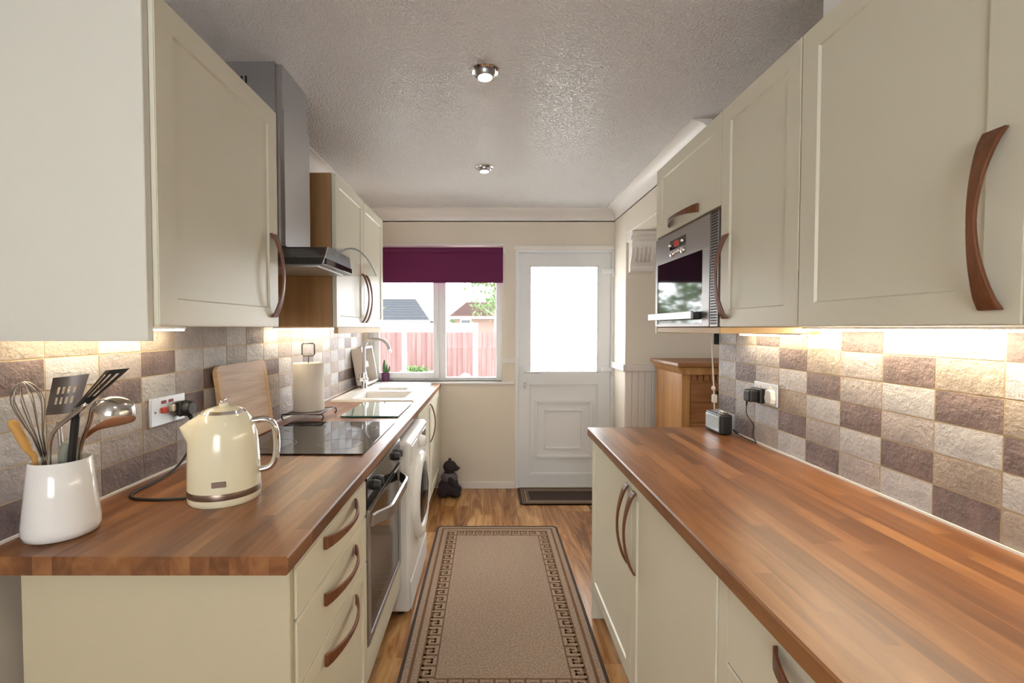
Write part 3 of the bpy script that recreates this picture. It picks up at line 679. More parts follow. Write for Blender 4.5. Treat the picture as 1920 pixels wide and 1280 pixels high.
# ------------------------------------------------------------------ sink and tap
t = thing('kitchen_sink', 'white one-and-a-half bowl sink with drainer under the window', 'sink', (-.75, 3.5, WT))
def sink():
    bm = NB(); zt, zb = WT+.014, WT+.0005
    bowls = [(-.90, -.555, 3.075, 3.40, .15), (-.86, -.62, 3.46, 3.63, .09)]
    xs = sorted({SX0, SX1, -.90, -.555, -.86, -.62}); ys = sorted({SY0, SY1, 3.075, 3.40, 3.46, 3.63})
    V = {}
    def vt(x, y, z):
        k = (round(x, 5), round(y, 5), round(z, 5))
        if k not in V: V[k] = bm.verts.new((x, y, z))
        return V[k]
    for i in range(len(xs)-1):
        for j in range(len(ys)-1):
            cx, cy = (xs[i]+xs[i+1])/2, (ys[j]+ys[j+1])/2
            if any(b[0] < cx < b[1] and b[2] < cy < b[3] for b in bowls): continue
            bm.faces.new([vt(xs[i], ys[j], zt), vt(xs[i+1], ys[j], zt), vt(xs[i+1], ys[j+1], zt), vt(xs[i], ys[j+1], zt)])
    o = .012
    P = [(SX0, SY0), (SX1, SY0), (SX1, SY1), (SX0, SY1)]; 
    A = [bm.verts.new((x, y, zt)) for x, y in P]; B = [bm.verts.new((x+(-.004 if x < -.75 else .004), y+(-.006 if y < 3.5 else .003), zb)) for x, y in P]
    for k in range(4): bm.faces.new((A[k], A[(k+1) % 4], B[(k+1) % 4], B[k]))
    for (x0, x1, y0, y1, d) in bowls:
        P = [(x0, y0), (x1, y0), (x1, y1), (x0, y1)]; tp = .03
        Q = [(x0+tp, y0+tp), (x1-tp, y0+tp), (x1-tp, y1-tp), (x0+tp, y1-tp)]; q2 = [(x0+.008, y0+.008), (x1-.008, y0+.008), (x1-.008, y1-.008), (x0+.008, y1-.008)]
        A = [bm.verts.new((x, y, zt)) for x, y in P]; Cc = [bm.verts.new((x, y, zt-.012)) for x, y in q2]; B = [bm.verts.new((x, y, zt-d)) for x, y in Q]
        for U, W in ((A, Cc), (Cc, B)):
            for k in range(4): bm.faces.new((U[k], U[(k+1) % 4], W[(k+1) % 4], W[k]))
        bm.faces.new(B)
    return bm
M['sink'] = mat('sink_composite', (.70, .68, .64), .25)
obj('basin', sink(), M['sink'], t)
for i in range(8):
    x0 = -.90+i*.045
    obj('drainer_rib', box(x0, x0+.016, 3.67, 3.95, WT+.013, WT+.0175), M['sink'], t, bev=.003)
for c_ in ((-.73, 3.24, WT+.014-.15), (-.74, 3.545, WT+.014-.09)):
    bm = NB(); lathe(bm, [(.038, 0), (.038, .003), (.03, .004), (.012, .001)], c_, 24); obj('drain', bm, M['chrome'], t, True, auto=40)
t = thing('mixer_tap', 'chrome mixer tap with tall hooked spout behind the sink', 'tap', (-.955, 3.58, WT+.014))
tx, ty, tz = -.955, 3.58, WT+.0142
bm = NB(); lathe(bm, [(.026, 0), (.026, .006), (.021, .012), (.021, .10), (.019, .105), (.019, .12), (.013, .125)], (tx, ty, tz), 24); obj('body', bm, M['chrome'], t, True, auto=40)
bm = NB(); pts = [(tx, ty, tz+.12), (tx, ty, tz+.30), (tx+.006, ty, tz+.335), (tx+.025, ty, tz+.362), (tx+.055, ty, tz+.372), (tx+.125, ty, tz+.372), (tx+.16, ty, tz+.358), (tx+.185, ty, tz+.325), (tx+.195, ty, tz+.285)]
tube(bm, smooth_path(pts, 5), .0125, 14); obj('spout', bm, M['steel'], t, True, auto=50)
bm = NB(); tube(bm, [(tx+.192, ty, tz+.30), (tx+.197, ty, tz+.272)], .0145, 14); obj('aerator', bm, M['chrome'], t, True, auto=50)
for s in (-1, 1):
    bm = NB(); d = Vector((.5*s, -.85, .15)).normalized(); c0 = Vector((tx, ty, tz+.065)); tube(bm, [c0, c0+d*.035], .014, 14); lathe(bm, [(.016, 0), (.018, .004), (.018, .02), (.012, .026)], seg=16, mat=axis_m(c0+d*.03, d)); tube(bm, [c0+d*.045, c0+d*.045+Vector((0, 0, .045))], .004, 8)
    obj('lever', bm, M['chrome'], t, True, auto=50)
# draining rack tray standing on its edge behind the tap
t = thing('dish_tray', 'pale grey plastic dish drainer stood on edge against the tiles behind the tap', 'dish drainer', (-1.0, 3.78, WT+.014))
def slab(bm, p, ex, ey, ez, w, h, d):
    vs_ = [bm.verts.new(p+ex*a*w+ey*b*h+ez*c*d) for a, b, c in ((0,0,0),(1,0,0),(1,1,0),(0,1,0),(0,0,1),(1,0,1),(1,1,1),(0,1,1))]
    for f in ((0,3,2,1),(4,5,6,7),(0,1,5,4),(1,2,6,5),(2,3,7,6),(3,0,4,7)): bm.faces.new([vs_[i] for i in f])
lean = R(10)
ey = Vector((-math.sin(lean), 0, math.cos(lean))); ez = Vector((-math.cos(lean), 0, -math.sin(lean))); ex = Vector((0, 1, 0))
p0 = Vector((-.945, 3.645, WT+.036)); Wd, Hh, Dd = .325, .29, .088
bm = NB(); slab(bm, p0+ez*(Dd-.004), ex, ey, ez, Wd, Hh, .004); obj('back', bm, M['drainer_grey'], t)
bm = NB()
slab(bm, p0, ex, ey, ez, .006, Hh, Dd); slab(bm, p0+ex*(Wd-.006), ex, ey, ez, .006, Hh, Dd); slab(bm, p0+ex*.006, ex, ey, ez, Wd-.012, .006, Dd); slab(bm, p0+ey*(Hh-.006)+ex*.006, ex, ey, ez, Wd-.012, .006, Dd)
obj('side', bm, M['tray'], t)
bm = NB(); rw = .016
slab(bm, p0-ez*.004-ex*.006-ey*.004, ex, ey, ez, rw, Hh+.008, .004); slab(bm, p0-ez*.004+ex*(Wd-.01)-ey*.004, ex, ey, ez, rw, Hh+.008, .004); slab(bm, p0-ez*.004+ex*.01-ey*.004, ex, ey, ez, Wd-.02, rw, .004); slab(bm, p0-ez*.004+ex*.01+ey*(Hh-.012), ex, ey, ez, Wd-.02, rw, .004)
obj('rim', bm, M['gloss_white'], t)
for i in range(6):
    bm = NB(); slab(bm, p0+ex*(.05+i*.034)+ey*.13+ez*.03, ex, ey, ez, .012, .045, .026); obj('rib', bm, M['gloss_white'], t)
# cactus
t = thing('cactus', 'small green cactus in a purple pot on the windowsill end', 'cactus', (-.905, 3.998, WT))
cx_, cy_, cz_ = -.895, 4.04, WZ0
t.location = (cx_, cy_, cz_); WL[t.name] = Vector((cx_, cy_, cz_))
bm = NB(); lathe(bm, [(.030, 0), (.033, .02), (.035, .075), (.031, .077), (.030, .065), (0, .065)], (cx_, cy_, cz_), 24); obj('pot', bm, M['purple'], t, True, auto=40)
bm = NB(); lathe(bm, [(.030, 0), (.030, .004)], (cx_, cy_, cz_+.064), 20); obj('soil', bm, M['soil'], t)
for pts, rr in (([(-.008, 0, .06), (-.010, 0, .12), (-.008, 0, .185)], [.014, .016, .006]), ([(.002, 0, .065), (.012, 0, .10), (.013, 0, .15)], [.008, .010, .004]), ([(.012, 0, .065), (.032, 0, .10), (.036, 0, .135)], [.007, .009, .004])):
    pp = [(cx_+a, cy_+b, cz_+c) for a, b, c in pts]; sp = smooth_path(pp, 4); r2 = [rr[0]+(rr[1]-rr[0])*min(1, i/4) if i <= 4 else rr[1]+(rr[2]-rr[1])*(i-4)/4 for i in range(len(sp))]
    bm = NB(); tube(bm, sp, r2, 10); obj('stem', bm, M['cactus'], t, True)

# ------------------------------------------------------------------ paper roll on its stand, wire rack
rx, ry = -.962, 2.45
t = thing('wire_rack', 'dark wire cooling trivet beneath the paper towel roll', 'rack', (rx, ry, WT))
zr = WT+.034; rx0, rx1, ry0, ry1 = -1.045, -.862, 2.375, 2.60
bm = NB(); tube(bm, [(rx0, ry0, zr), (rx1, ry0, zr), (rx1, ry1, zr), (rx0, ry1, zr)], .004, 8, closed=True); obj('frame', bm, M['dark_steel'], t, True)
for i in range(1, 7):
    yy = ry0+(ry1-ry0)*i/7; bm = NB(); tube(bm, [(rx0, yy, zr), (rx1, yy, zr)], .003, 6); obj('bar', bm, M['steel'], t, True)
for xx, sx in ((rx0, -1), (rx1, 1)):
    for yy in (ry0+.01, ry1-.01):
        bm = NB(); tube(bm, smooth_path([(xx, yy, zr), (xx+sx*.012, yy, zr-.004), (xx+sx*.014, yy, zr-.018), (xx+sx*.006, yy, WT+.0045)], 4), .004, 8); obj('leg', bm, M['dark_steel'], t, True)
zk = zr+.0042
t = thing('kitchen_roll', 'white paper towel roll on a wire holder with a square loop top', 'paper towel', (rx, ry+.03, zk))
rcx, rcy = rx+.005, ry+.03
bm = NB(); lathe(bm, [(.021, 0), (.076, 0), (.078, .004), (.078, .246), (.075, .25), (.021, .25), (.021, .0)], (rcx, rcy, zk+.003), 40, capb=False, capt=False); obj('paper', bm, M['paper'], t, True, auto=50)
bm = NB(); lathe(bm, [(.065, 0), (.065, .0028), (.0, .0028)], (rcx, rcy, zk), 32); obj('base', bm, M['dark_steel'], t)
zz = zk+.29
bm = NB(); tube(bm, [(rcx, rcy, zk+.002), (rcx, rcy, zz)], .0035, 8); obj('rod', bm, M['dark_steel'], t, True)
bm = NB(); a = .033; tube(bm, [(rcx-a+.008, rcy, zz), (rcx+a-.008, rcy, zz), (rcx+a, rcy, zz+.008), (rcx+a, rcy, zz+.058), (rcx+a-.008, rcy, zz+.066), (rcx-a+.008, rcy, zz+.066), (rcx-a, rcy, zz+.058), (rcx-a, rcy, zz+.008)], .0035, 8, closed=True); obj('loop', bm, M['dark_steel'], t, True)

# chopping board leaning on tiles
t = thing('chopping_board', 'light wooden chopping board leaning on the tiles behind the kettle', 'chopping board', (-1.03, 2.0, WT))
la = R(7); ey = Vector((-math.sin(la), 0, math.cos(la))); nx = Vector((math.cos(la), 0, math.sin(la))); p0 = Vector((-1.028, 1.80, WT+.003))
def rrect(w, h, r, n=5):
    o = []
    for cx, cy, a0 in ((w-r, r, -90), (w-r, h-r, 0), (r, h-r, 90), (r, r, 180)):
        for k in range(n+1): a = R(a0+90*k/n); o.append((cx+r*math.cos(a), cy+r*math.sin(a)))
    return o
bm = NB(); P = rrect(.40, .325, .03)
A = [bm.verts.new(p0+Vector((0, u, 0))+ey*v+nx*.0) for u, v in P]; B = [bm.verts.new(p0+Vector((0, u, 0))+ey*v+nx*.016) for u, v in P]
bm.faces.new(A[::-1]); bm.faces.new(B)
for k in range(len(P)): bm.faces.new((A[k], A[(k+1) % len(P)], B[(k+1) % len(P)], B[k]))
obj('board', bm, M['board'], t, bev=.0015)
for u in (0.0, .37):
    bm = NB(); slab(bm, p0+Vector((0, u+.003, 0))+ey*.03+nx*.0155, Vector((0, 1, 0)), ey, nx, .024, .265, .001); obj('edge_batten', bm, M['board_edge'], t)

# ------------------------------------------------------------------ kettle
kx, ky = -.741, 1.304
t = thing('kettle', 'cream electric kettle with chrome trim and handle on the left worktop', 'kettle', (kx, ky, WT))
sp_d = Vector((-.93, -.37, 0)).normalized()
bm = NB(); lathe(bm, [(.088, .0), (.092, .006), (.092, .02)], (kx, ky, WT+.0005), 48); obj('base', bm, M['kettle'], t, True, auto=40)
bm = NB(); lathe(bm, [(.0925, .02), (.093, .022), (.0925, .036), (.092, .037)], (kx, ky, WT), 48, capb=False, capt=False); obj('band', bm, M['brown_band'], t, True, auto=40)
bm = NB(); kp = [(.0915, .037), (.0915, .06), (.0895, .12), (.086, .165), (.083, .185), (.0775, .205), (.070, .222), (.062, .234), (.056, .240)]
lathe(bm, kp, (kx, ky, WT), 48, capb=False, capt=False)
for v in bm.verts:                                   # pull the pouring lip out of the upper rim
    d = Vector((v.co.x-kx, v.co.y-ky, 0)); h = v.co.z-WT
    if d.length > 0:
        c = d.normalized().dot(sp_d)
        if c > .86 and h > .16:
            k = ((c-.86)/.14)**1.3*min(1, (h-.16)/.045); v.co += sp_d*.030*k*(1.0 if h < .215 else .5 if h < .23 else .12)
obj('body', bm, M['kettle'], t, True, auto=60)
bm = NB(); lathe(bm, [(.056, .239), (.0575, .241), (.051, .2485), (.048, .2485)], (kx, ky, WT), 40, capb=False, capt=False); obj('lid_ring', bm, M['chrome'], t, True, auto=40)
bm = NB(); lathe(bm, [(.0485, .2475), (.040, .2525), (.022, .257), (.012, .259), (.011, .268), (0, .269)], (kx, ky, WT), 36); lid = obj('lid', bm, M['kettle'], t, True, auto=60)
bm = NB(); q = sp_d.cross(Vector((0, 0, 1))); c0 = Vector((kx, ky, WT+.272)); tube(bm, [c0-q*.026, c0-q*.018, c0+q*.018, c0+q*.026], [.006, .0045, .0045, .006], 10); obj('lid_knob', bm, M['chrome'], lid, True)
hd = -sp_d; hd = Vector((.95, .3, 0)).normalized()
bm = NB(); hp_ = [Vector((kx, ky, WT))+hd*a+Vector((0, 0, b)) for a, b in ((.07, .212), (.105, .214), (.128, .195), (.134, .15), (.130, .10), (.115, .078), (.088, .072))]
pts = smooth_path(hp_, 5); sd = hd.cross(Vector((0, 0, 1))); rings = []
for i, p in enumerate(pts):
    tt = (pts[min(i+1, len(pts)-1)]-pts[max(i-1, 0)]).normalized(); nn = sd.cross(tt).normalized()
    rings.append([bm.verts.new(p+sd*.013*math.cos(a*math.pi/4)+nn*.0095*math.sin(a*math.pi/4)) for a in range(8)])
for A, B in zip(rings[:-1], rings[1:]):
    for k in range(8): bm.faces.new((A[k], A[(k+1) % 8], B[(k+1) % 8], B[k]))
bm.faces.new(rings[0]); bm.faces.new(rings[-1][::-1]); obj('handle', bm, M['chrome'], t, True, auto=60)
bd = Vector((.35, -.937, 0)).normalized(); bs = bd.cross(Vector((0, 0, 1)))
bm = NB(); slab(bm, Vector((kx, ky, WT+.056))+bd*.0905-bs*.017, bs, Vector((0, 0, 1)), bd, .034, .015, .003); obj('badge', bm, M['brown_band'], t, bev=.0012)
# kettle lead
t = thing('kettle_cable', 'black mains cable running from the left socket to the kettle', 'cable', (-1.0, 1.35, WT))
cab = [(-1.028, 1.625, 1.065), (-1.028, 1.62, 1.03), (-1.025, 1.585, .965), (-1.02, 1.50, .925), (-1.02, 1.40, .916), (-1.018, 1.325, .9142), (-.985, 1.285, .9142), (-.92, 1.275, .9142), (kx-.096, ky-.02, .9145)]
bm = NB(); tube(bm, smooth_path(cab, 6), .0038, 8); obj('flex', bm, M['rubber'], t, True)
# left socket
t = thing('socket', 'satin steel double socket with red switch above the kettle', 'socket', (XL, 1.56, 1.113))
sy0, sy1, sz0, sz1 = 1.47, 1.638, 1.068, 1.160
pl = obj('faceplate', box(XL-.001, XL+.009, sy0, sy1, sz0, sz1), M['plate'], t, bev=.003, seg=2)
for y in (1.53, 1.565): obj('neon', box(XL+.009, XL+.010, y-.011, y+.011, 1.138, 1.148), mat('neon_red', (.28, .03, .05), .3) if y < 1.54 else bpy.data.materials['neon_red'], t)
obj('switch', box(XL+.009, XL+.018, 1.52, 1.54, 1.106, 1.126), M['red'], t, bev=.003)
obj('switch', box(XL+.009, XL+.016, 1.566, 1.58, 1.104, 1.128), M['bone'], t, bev=.003)
obj('screw', box(XL+.009, XL+.0098, 1.488, 1.494, 1.111, 1.117), M['dark_steel'], t)
t = thing('plug', 'black mains plug of the kettle in the left socket', 'plug', (-1.045, 1.615, 1.1))
bm = NB(); bx(bm, XL+.0095, XL+.028, 1.588, 1.636, 1.082, 1.135); obj('body', bm, M['black'], t, bev=.008, seg=3)
bm = NB(); lathe(bm, [(.026, 0), (.026, .018), (.020, .026), (0, .027)], seg=24, mat=axis_m((XL+.025, 1.612, 1.108), (1, 0, .0))); obj('grip', bm, M['black'], t, True, auto=40)
bm = NB(); tube(bm, [(XL+.034, 1.618, 1.09), (-1.03, 1.624, 1.06)], [.009, .006], 10); obj('cable_sleeve', bm, M['rubber'], t, True)

# ------------------------------------------------------------------ utensil pot
px, py = -.985, 1.07
t = thing('utensil_pot', 'white tapered ceramic pot full of kitchen utensils at the left', 'pot', (px, py, WT))
bm = NB(); lathe(bm, [(0, .0005), (.055, .0005), (.067, .006), (.071, .018), (.0705, .035), (.064, .10), (.0565, .172), (.054, .175), (.0525, .172), (.060, .10), (.065, .03), (.060, .012), (0, .010)], (px, py, WT), 48); obj('body', bm, M['ceramic'], t, True, auto=60)
zrim = WT+.175; zin = WT+.02
def U(u, v, Y): return at(u, v, Y)
# whisk
b0 = Vector((px-.005, py+.005, zin+.10)); hb = U(84, 862, 1.076); tip = U(42, 716, 1.02)
t = thing('whisk', 'balloon whisk with thin steel wires in the white utensil pot', 'whisk', b0)
ax = (tip-hb); L_ = ax.length; ax.normalize(); s, u = frame_of(ax)
for k in range(5):
    a = k*math.pi/5+.2; d = s*math.cos(a)+u*math.sin(a); pts = []
    for i in range(25):
        q = i/24*2-1; tt = 1-abs(q)**1.0
        ang = math.pi*(i/24); h = math.sin(ang)**.55; wd = .036*math.cos(ang)*(math.sin(ang)**.35 if ang > 0 else 0)
        wd = .036*(-math.cos(ang))*min(1, (h*1.25)**1.5)
        pts.append(hb+ax*L_*h+d*(wd if 0 < i < 24 else (.004 if q > 0 else -.004)))
    bm = NB(); tube(bm, pts, .0012, 6); obj('wire', bm, M['whisk'], t, True)
bm = NB(); tube(bm, [Vector((px-.026, py+.004, zin)), hb-ax*.005, hb+ax*.02], [.008, .007, .005], 12); obj('grip', bm, M['whisk'], t, True)
# wooden spoon handle (yellow)
t = thing('wooden_spoon', 'yellow wooden spoon leaning to the left in the white utensil pot', 'spoon', (px-.03, py, zin))
bm = NB(); tube(bm, smooth_path([Vector((px-.028, py-.024, zin)), U(66, 866, 1.045), U(54, 845, 1.037), U(28, 800, 1.022), U(18, 788, 1.018)], 5), [.005]*6+[.0065]*5+[.009]*5+[.010, .009, .008, .007, .004], 10); obj('handle', bm, M['yellow_wood'], t, True)
# steel slotted turner
def blade(name, label, cat, base, neck, corners, m, hm, hr=.006, slots=0, th=.0015, grid=None):
    t = thing(name, label, cat, base)
    bm = NB(); tube(bm, smooth_path([base, (Vector(base)+Vector(neck))/2+Vector((0, 0, .004)), neck], 6), hr, 10); obj('handle', bm, M[hm], t, True)
    c = [Vector(x) for x in corners]     # bottom-left, bottom-right, top-right, top-left
    nrm = (c[1]-c[0]).cross(c[3]-c[0]).normalized()
    nu, nv = grid or (9, 5); bm = NB(); V = {}
    def pt(i, j, side):
        k = (i, j, side)
        if k not in V:
            a, b = i/nu, j/nv; p = c[0]*(1-a)*(1-b)+c[1]*a*(1-b)+c[2]*a*b+c[3]*(1-a)*b; V[k] = bm.verts.new(p+nrm*(th if side else 0)+nrm*.006*math.sin(math.pi*a))
        return V[k]
    hole = lambda i, j: slots and (1 <= i < nu-1 and i % 2 == 1 and j in ((3, 4, 6, 7) if nv == 11 else range(2, nv-1)) and (nv != 11 or 2 < i < 11))
    H_ = {(i, j) for i in range(nu) for j in range(nv) if hole(i, j)}
    for i in range(nu):
        for j in range(nv):
            if (i, j) in H_: continue
            bm.faces.new((pt(i, j, 1), pt(i+1, j, 1), pt(i+1, j+1, 1), pt(i, j+1, 1))); bm.faces.new((pt(i, j+1, 0), pt(i+1, j+1, 0), pt(i+1, j, 0), pt(i, j, 0)))
            for (di, dj, a, b) in ((-1, 0, (i, j), (i, j+1)), (1, 0, (i+1, j), (i+1, j+1)), (0, -1, (i, j), (i+1, j)), (0, 1, (i, j+1), (i+1, j+1))):
                ni, nj = i+di, j+dj
                if (ni, nj) in H_ or not (0 <= ni < nu and 0 <= nj < nv): bm.faces.new((pt(*a, 0), pt(*b, 0), pt(*b, 1), pt(*a, 1)))
    obj('blade', bm, M[m], t, True, auto=35)
    return t
blade('slotted_turner', 'steel slotted turner standing upright in the white utensil pot', 'turner', (px-.016, py+.032, zin), U(110, 790, 1.10), [U(86, 778, 1.10), U(146, 772, 1.115), U(168, 700, 1.12), U(100, 708, 1.10)], 'turner', 'utensil', .005, 1, grid=(13, 11))
t = blade('black_turner', 'black nylon slotted turner leaning to the right in the utensil pot', 'turner', (px+.018, py-.010, zin), U(143, 768, 1.05), [U(140, 765, 1.05), U(168, 757, 1.045), U(244, 690, 1.03), U(200, 694, 1.04)], 'nylon', 'nylon', .008, 1, .003, grid=(7, 8))
bm = NB(); tube(bm, [Vector((px+.019, py-.0105, zin+.10)), U(121, 850, 1.059), U(127, 834, 1.058), U(129, 829, 1.0575)], [.011, .012, .0125, .009], 12); obj('sleeve', bm, M['sage'], t, True)
# ladle
t = thing('ladle', 'shiny steel ladle turned face down in the utensil pot', 'ladle', (px, py+.02, zin))
bm = NB(); tube(bm, smooth_path([Vector((px+.036, py+.012, zin)), U(150, 850, 1.085), U(168, 790, 1.07), U(174, 765, 1.06), U(185, 752, 1.055)], 6), .005, 10); obj('handle', bm, M['utensil'], t, True)
lc_ = U(215, 772, 1.05); bm = NB()
lathe(bm, [(.040, 0), (.038, .012), (.031, .024), (.018, .032), (0, .035), (.017, .030), (.029, .022), (.036, .011), (.038, 0)], seg=32, mat=axis_m(lc_, (.22, .05, 1)), capb=False, capt=False); obj('bowl', bm, M['utensil'], t, True, auto=70)
# brown wooden spoon
t = thing('wooden_spoon', 'dark brown wooden spoon lying low to the right in the utensil pot', 'spoon', (px+.01, py-.01, zin))
bm = NB(); sp = smooth_path([Vector((px+.004, py+.036, zin+.02)), U(138, 848, 1.103), U(163, 815, 1.115), U(193, 797, 1.11), U(225, 788, 1.105), U(254, 783, 1.10)], 5); n = len(sp)
tube(bm, sp, [.006 if i < n*.5 else .006+.006*math.sin(math.pi*(i/n-.5)/.5) for i in range(n-1)]+[.002], 10); obj('spoon', bm, M['brown_wood'], t, True)
# tongs
t = thing('tongs', 'slim steel tongs crossing behind the whisk in the utensil pot', 'tongs', (px, py, zin))
bm = NB(); tube(bm, smooth_path([Vector((px+.006, py-.034, zin)), U(92, 862, 1.04), U(100, 812, 1.035), U(130, 782, 1.03), U(163, 757, 1.02)], 5), [.004]*12+[.0055]*8+[.003], 8); obj('arm', bm, M['utensil'], t, True)

# ------------------------------------------------------------------ right worktop things
t = thing('radio', 'small black portable radio with silver grille on the right worktop', 'radio', (1.05, 2.13, WT))
obj('body', box(1.022, 1.076, 2.058, 2.205, WT+.001, WT+.092), M['black'], t, bev=.010, seg=3)
gr = obj('grille', box(1.0185, 1.0225, 2.072, 2.195, WT+.014, WT+.080), M['silver_grille'], t, bev=.001)
bm = NB()
for i in range(13):
    for j in range(7): bx(bm, 1.0180, 1.0187, 2.077+i*.0090, 2.0795+i*.0090, WT+.018+j*.0088, WT+.0205+j*.0088)
gh = obj('grille_holes', bm, M['grey_plastic'], gr); gh['kind'] = 'stuff'
obj('screen', box(1.032, 1.056, 2.135, 2.18, WT+.0915, WT+.0935), M['grey_plastic'], t, bev=.0008)
for y in (2.08, 2.10, 2.12):
    bm = NB(); lathe(bm, [(.007, 0), (.007, .004), (.005, .006)], (1.042, y, WT+.0918), 14); obj('button', bm, M['chrome'], t, True, auto=40)
bm = NB(); tube(bm, [(1.066, 2.07, WT+.094), (1.066, 2.19, WT+.094)], .003, 8); obj('aerial', bm, M['chrome'], t, True)
t = thing('socket', 'satin steel double socket on the right tiles with two plugs', 'socket', (XR, 1.87, 1.12))
obj('faceplate', box(XR-.009, XR+.001, 1.792, 1.948, 1.078, 1.166), M['plate'], t, bev=.003, seg=2)
for y in (1.83, 1.91): obj('switch', box(XR-.014, XR-.009, y-.008, y+.008, 1.135, 1.155), M['bone'], t, bev=.002)
t = thing('power_adaptor', 'black power adaptor of the radio in the right socket', 'adaptor', (1.07, 1.915, 1.115))
obj('body', box(XR-.062, XR-.0095, 1.885, 1.935, 1.085, 1.135), M['black'], t, bev=.008, seg=3)
obj('plug_base', box(XR-.030, XR-.0093, 1.865, 1.937, 1.082, 1.142), M['black'], t, bev=.005, seg=2)
bm = NB(); tube(bm, [(XR-.05, 1.925, 1.088), (XR-.05, 1.927, 1.065)], [.005, .0025], 8); obj('cable_sleeve', bm, M['rubber'], t, True)
t = thing('plug', 'white mains plug in the right socket', 'plug', (1.09, 1.82, 1.115))
bm = NB(); Pp = [(1.798, 1.090), (1.835, 1.090), (1.842, 1.11), (1.834, 1.140), (1.822, 1.146), (1.808, 1.146), (1.798, 1.138), (1.793, 1.11)]; prism(bm, Pp, 'x', XR-.030, XR-.0095); obj('body', bm, M['gloss_white'], t, bev=.004, seg=2)
t = thing('adaptor_cable', 'thin black cable from the right socket down to the radio', 'cable', (1.08, 1.95, WT))
cab = [(XR-.05, 1.927, 1.066), (XR-.048, 1.928, 1.03), (XR-.022, 1.925, .985), (XR-.022, 1.93, .945), (XR-.014, 1.915, .914), (XR-.012, 1.94, .9128), (XR-.015, 1.98, .9128), (XR-.024, 2.02, .92), (XR-.03, 2.05, .93)]
bm = NB(); tube(bm, smooth_path(cab, 6), .0018, 6); obj('flex', bm, M['rubber'], t, True)
bm = NB(); tube(bm, [(XR-.028, 2.035, .926), (XR-.032, 2.06, .935)], .006, 8); obj('connector', bm, M['black'], t, True)
t = thing('phone_cable', 'white cable hanging from the microwave cabinet beside the tiles', 'cable', (1.09, 2.29, 1.0))
bm = NB(); tube(bm, smooth_path([(1.083, 2.292, ZB-.002), (1.092, 2.292, 1.25), (1.102, 2.292, 1.08), (1.108, 2.292, .93)], 6), .0032, 8); obj('flex', bm, M['bone'], t, True)
ell_bm = NB(); ell(ell_bm, (1.100, 2.293, 1.09), (.010, .008, .012)); obj('bead', ell_bm, M['bone'], t, True)
obj('junction', box(1.094, 1.116, 2.2815, 2.30, 1.02, 1.06), M['bone'], t, bev=.003)
t = thing('wall_switch', 'small white switch plate at the wall corner under the microwave', 'switch', (1.15, 2.288, 1.34))
obj('plate', box(1.098, 1.118, 2.2812, 2.292, 1.31, 1.37), M['gloss_white'], t, bev=.002); obj('surround', box(1.094, 1.119, 2.2806, 2.2835, 1.305, 1.375), M['black'], t)

# ------------------------------------------------------------------ pine chest
t = thing('chest_of_drawers', 'antique pine chest of drawers beyond the right worktop', 'chest', (1.7, 3.3, 0))
cx0, cx1, cy0, cy1, cz = 1.262, 2.16, 3.06, 3.53, 1.10
obj('body', box(cx0, cx1, cy0+.02, cy1, .06, cz), M['pine'], t)
for x0 in (cx0, cx1-.055): obj('stile', box(x0, x0+.055, cy0, cy0+.019, .06, cz), M['pine'], t, bev=.002)
obj('top', box(cx0-.045, cx1+.045, cy0-.045, cy1+.01, cz+.032, cz+.058), M['pine_dark'], t, bev=.007, seg=2)
bm = NB(); prism(bm, [(cx0, cz-.02), (cx1, cz-.02), (cx1+.035, cz+.031), (cx0-.035, cz+.031)], 'y', cy0-.02, cy1); obj('cornice', bm, M['pine'], t, bev=.003)
for i in range(19):
    x0 = cx0+.066+i*.0405
    if x0+.033 < cx1-.06: obj('dentil', box(x0, x0+.034, cy0+.004, cy0+.019, cz-.062, cz-.022), M['pine_dark'], t, bev=.002)
zz = cz-.072
for hgt in (.135, .135, .19, .22, .24):
    d = obj('drawer', box(cx0+.060, cx1-.060, cy0+.006, cy0+.02, zz-hgt+.006, zz), M['pine_dark'], t, bev=.003)
    for xx in (cx0+.25, cx1-.25):
        bm = NB(); star = [((.017 if k % 2 else .027)*math.cos(R(k*36+90))+xx, (.017 if k % 2 else .027)*math.sin(R(k*36+90))+zz-hgt/2) for k in range(10)]
        prism(bm, star, 'y', cy0+.002, cy0+.0062); lathe(bm, [(.008, 0), (.008, .012), (.014, .018), (.012, .026), (0, .028)], seg=14, mat=axis_m((xx, cy0+.003, zz-hgt/2), (0, -1, 0))); obj('knob', bm, M['dark_steel'], d)
    zz -= hgt
obj('plinth', box(cx0-.015, cx1+.015, cy0-.015, cy1+.005, 0, .06), M['pine'], t, bev=.004)

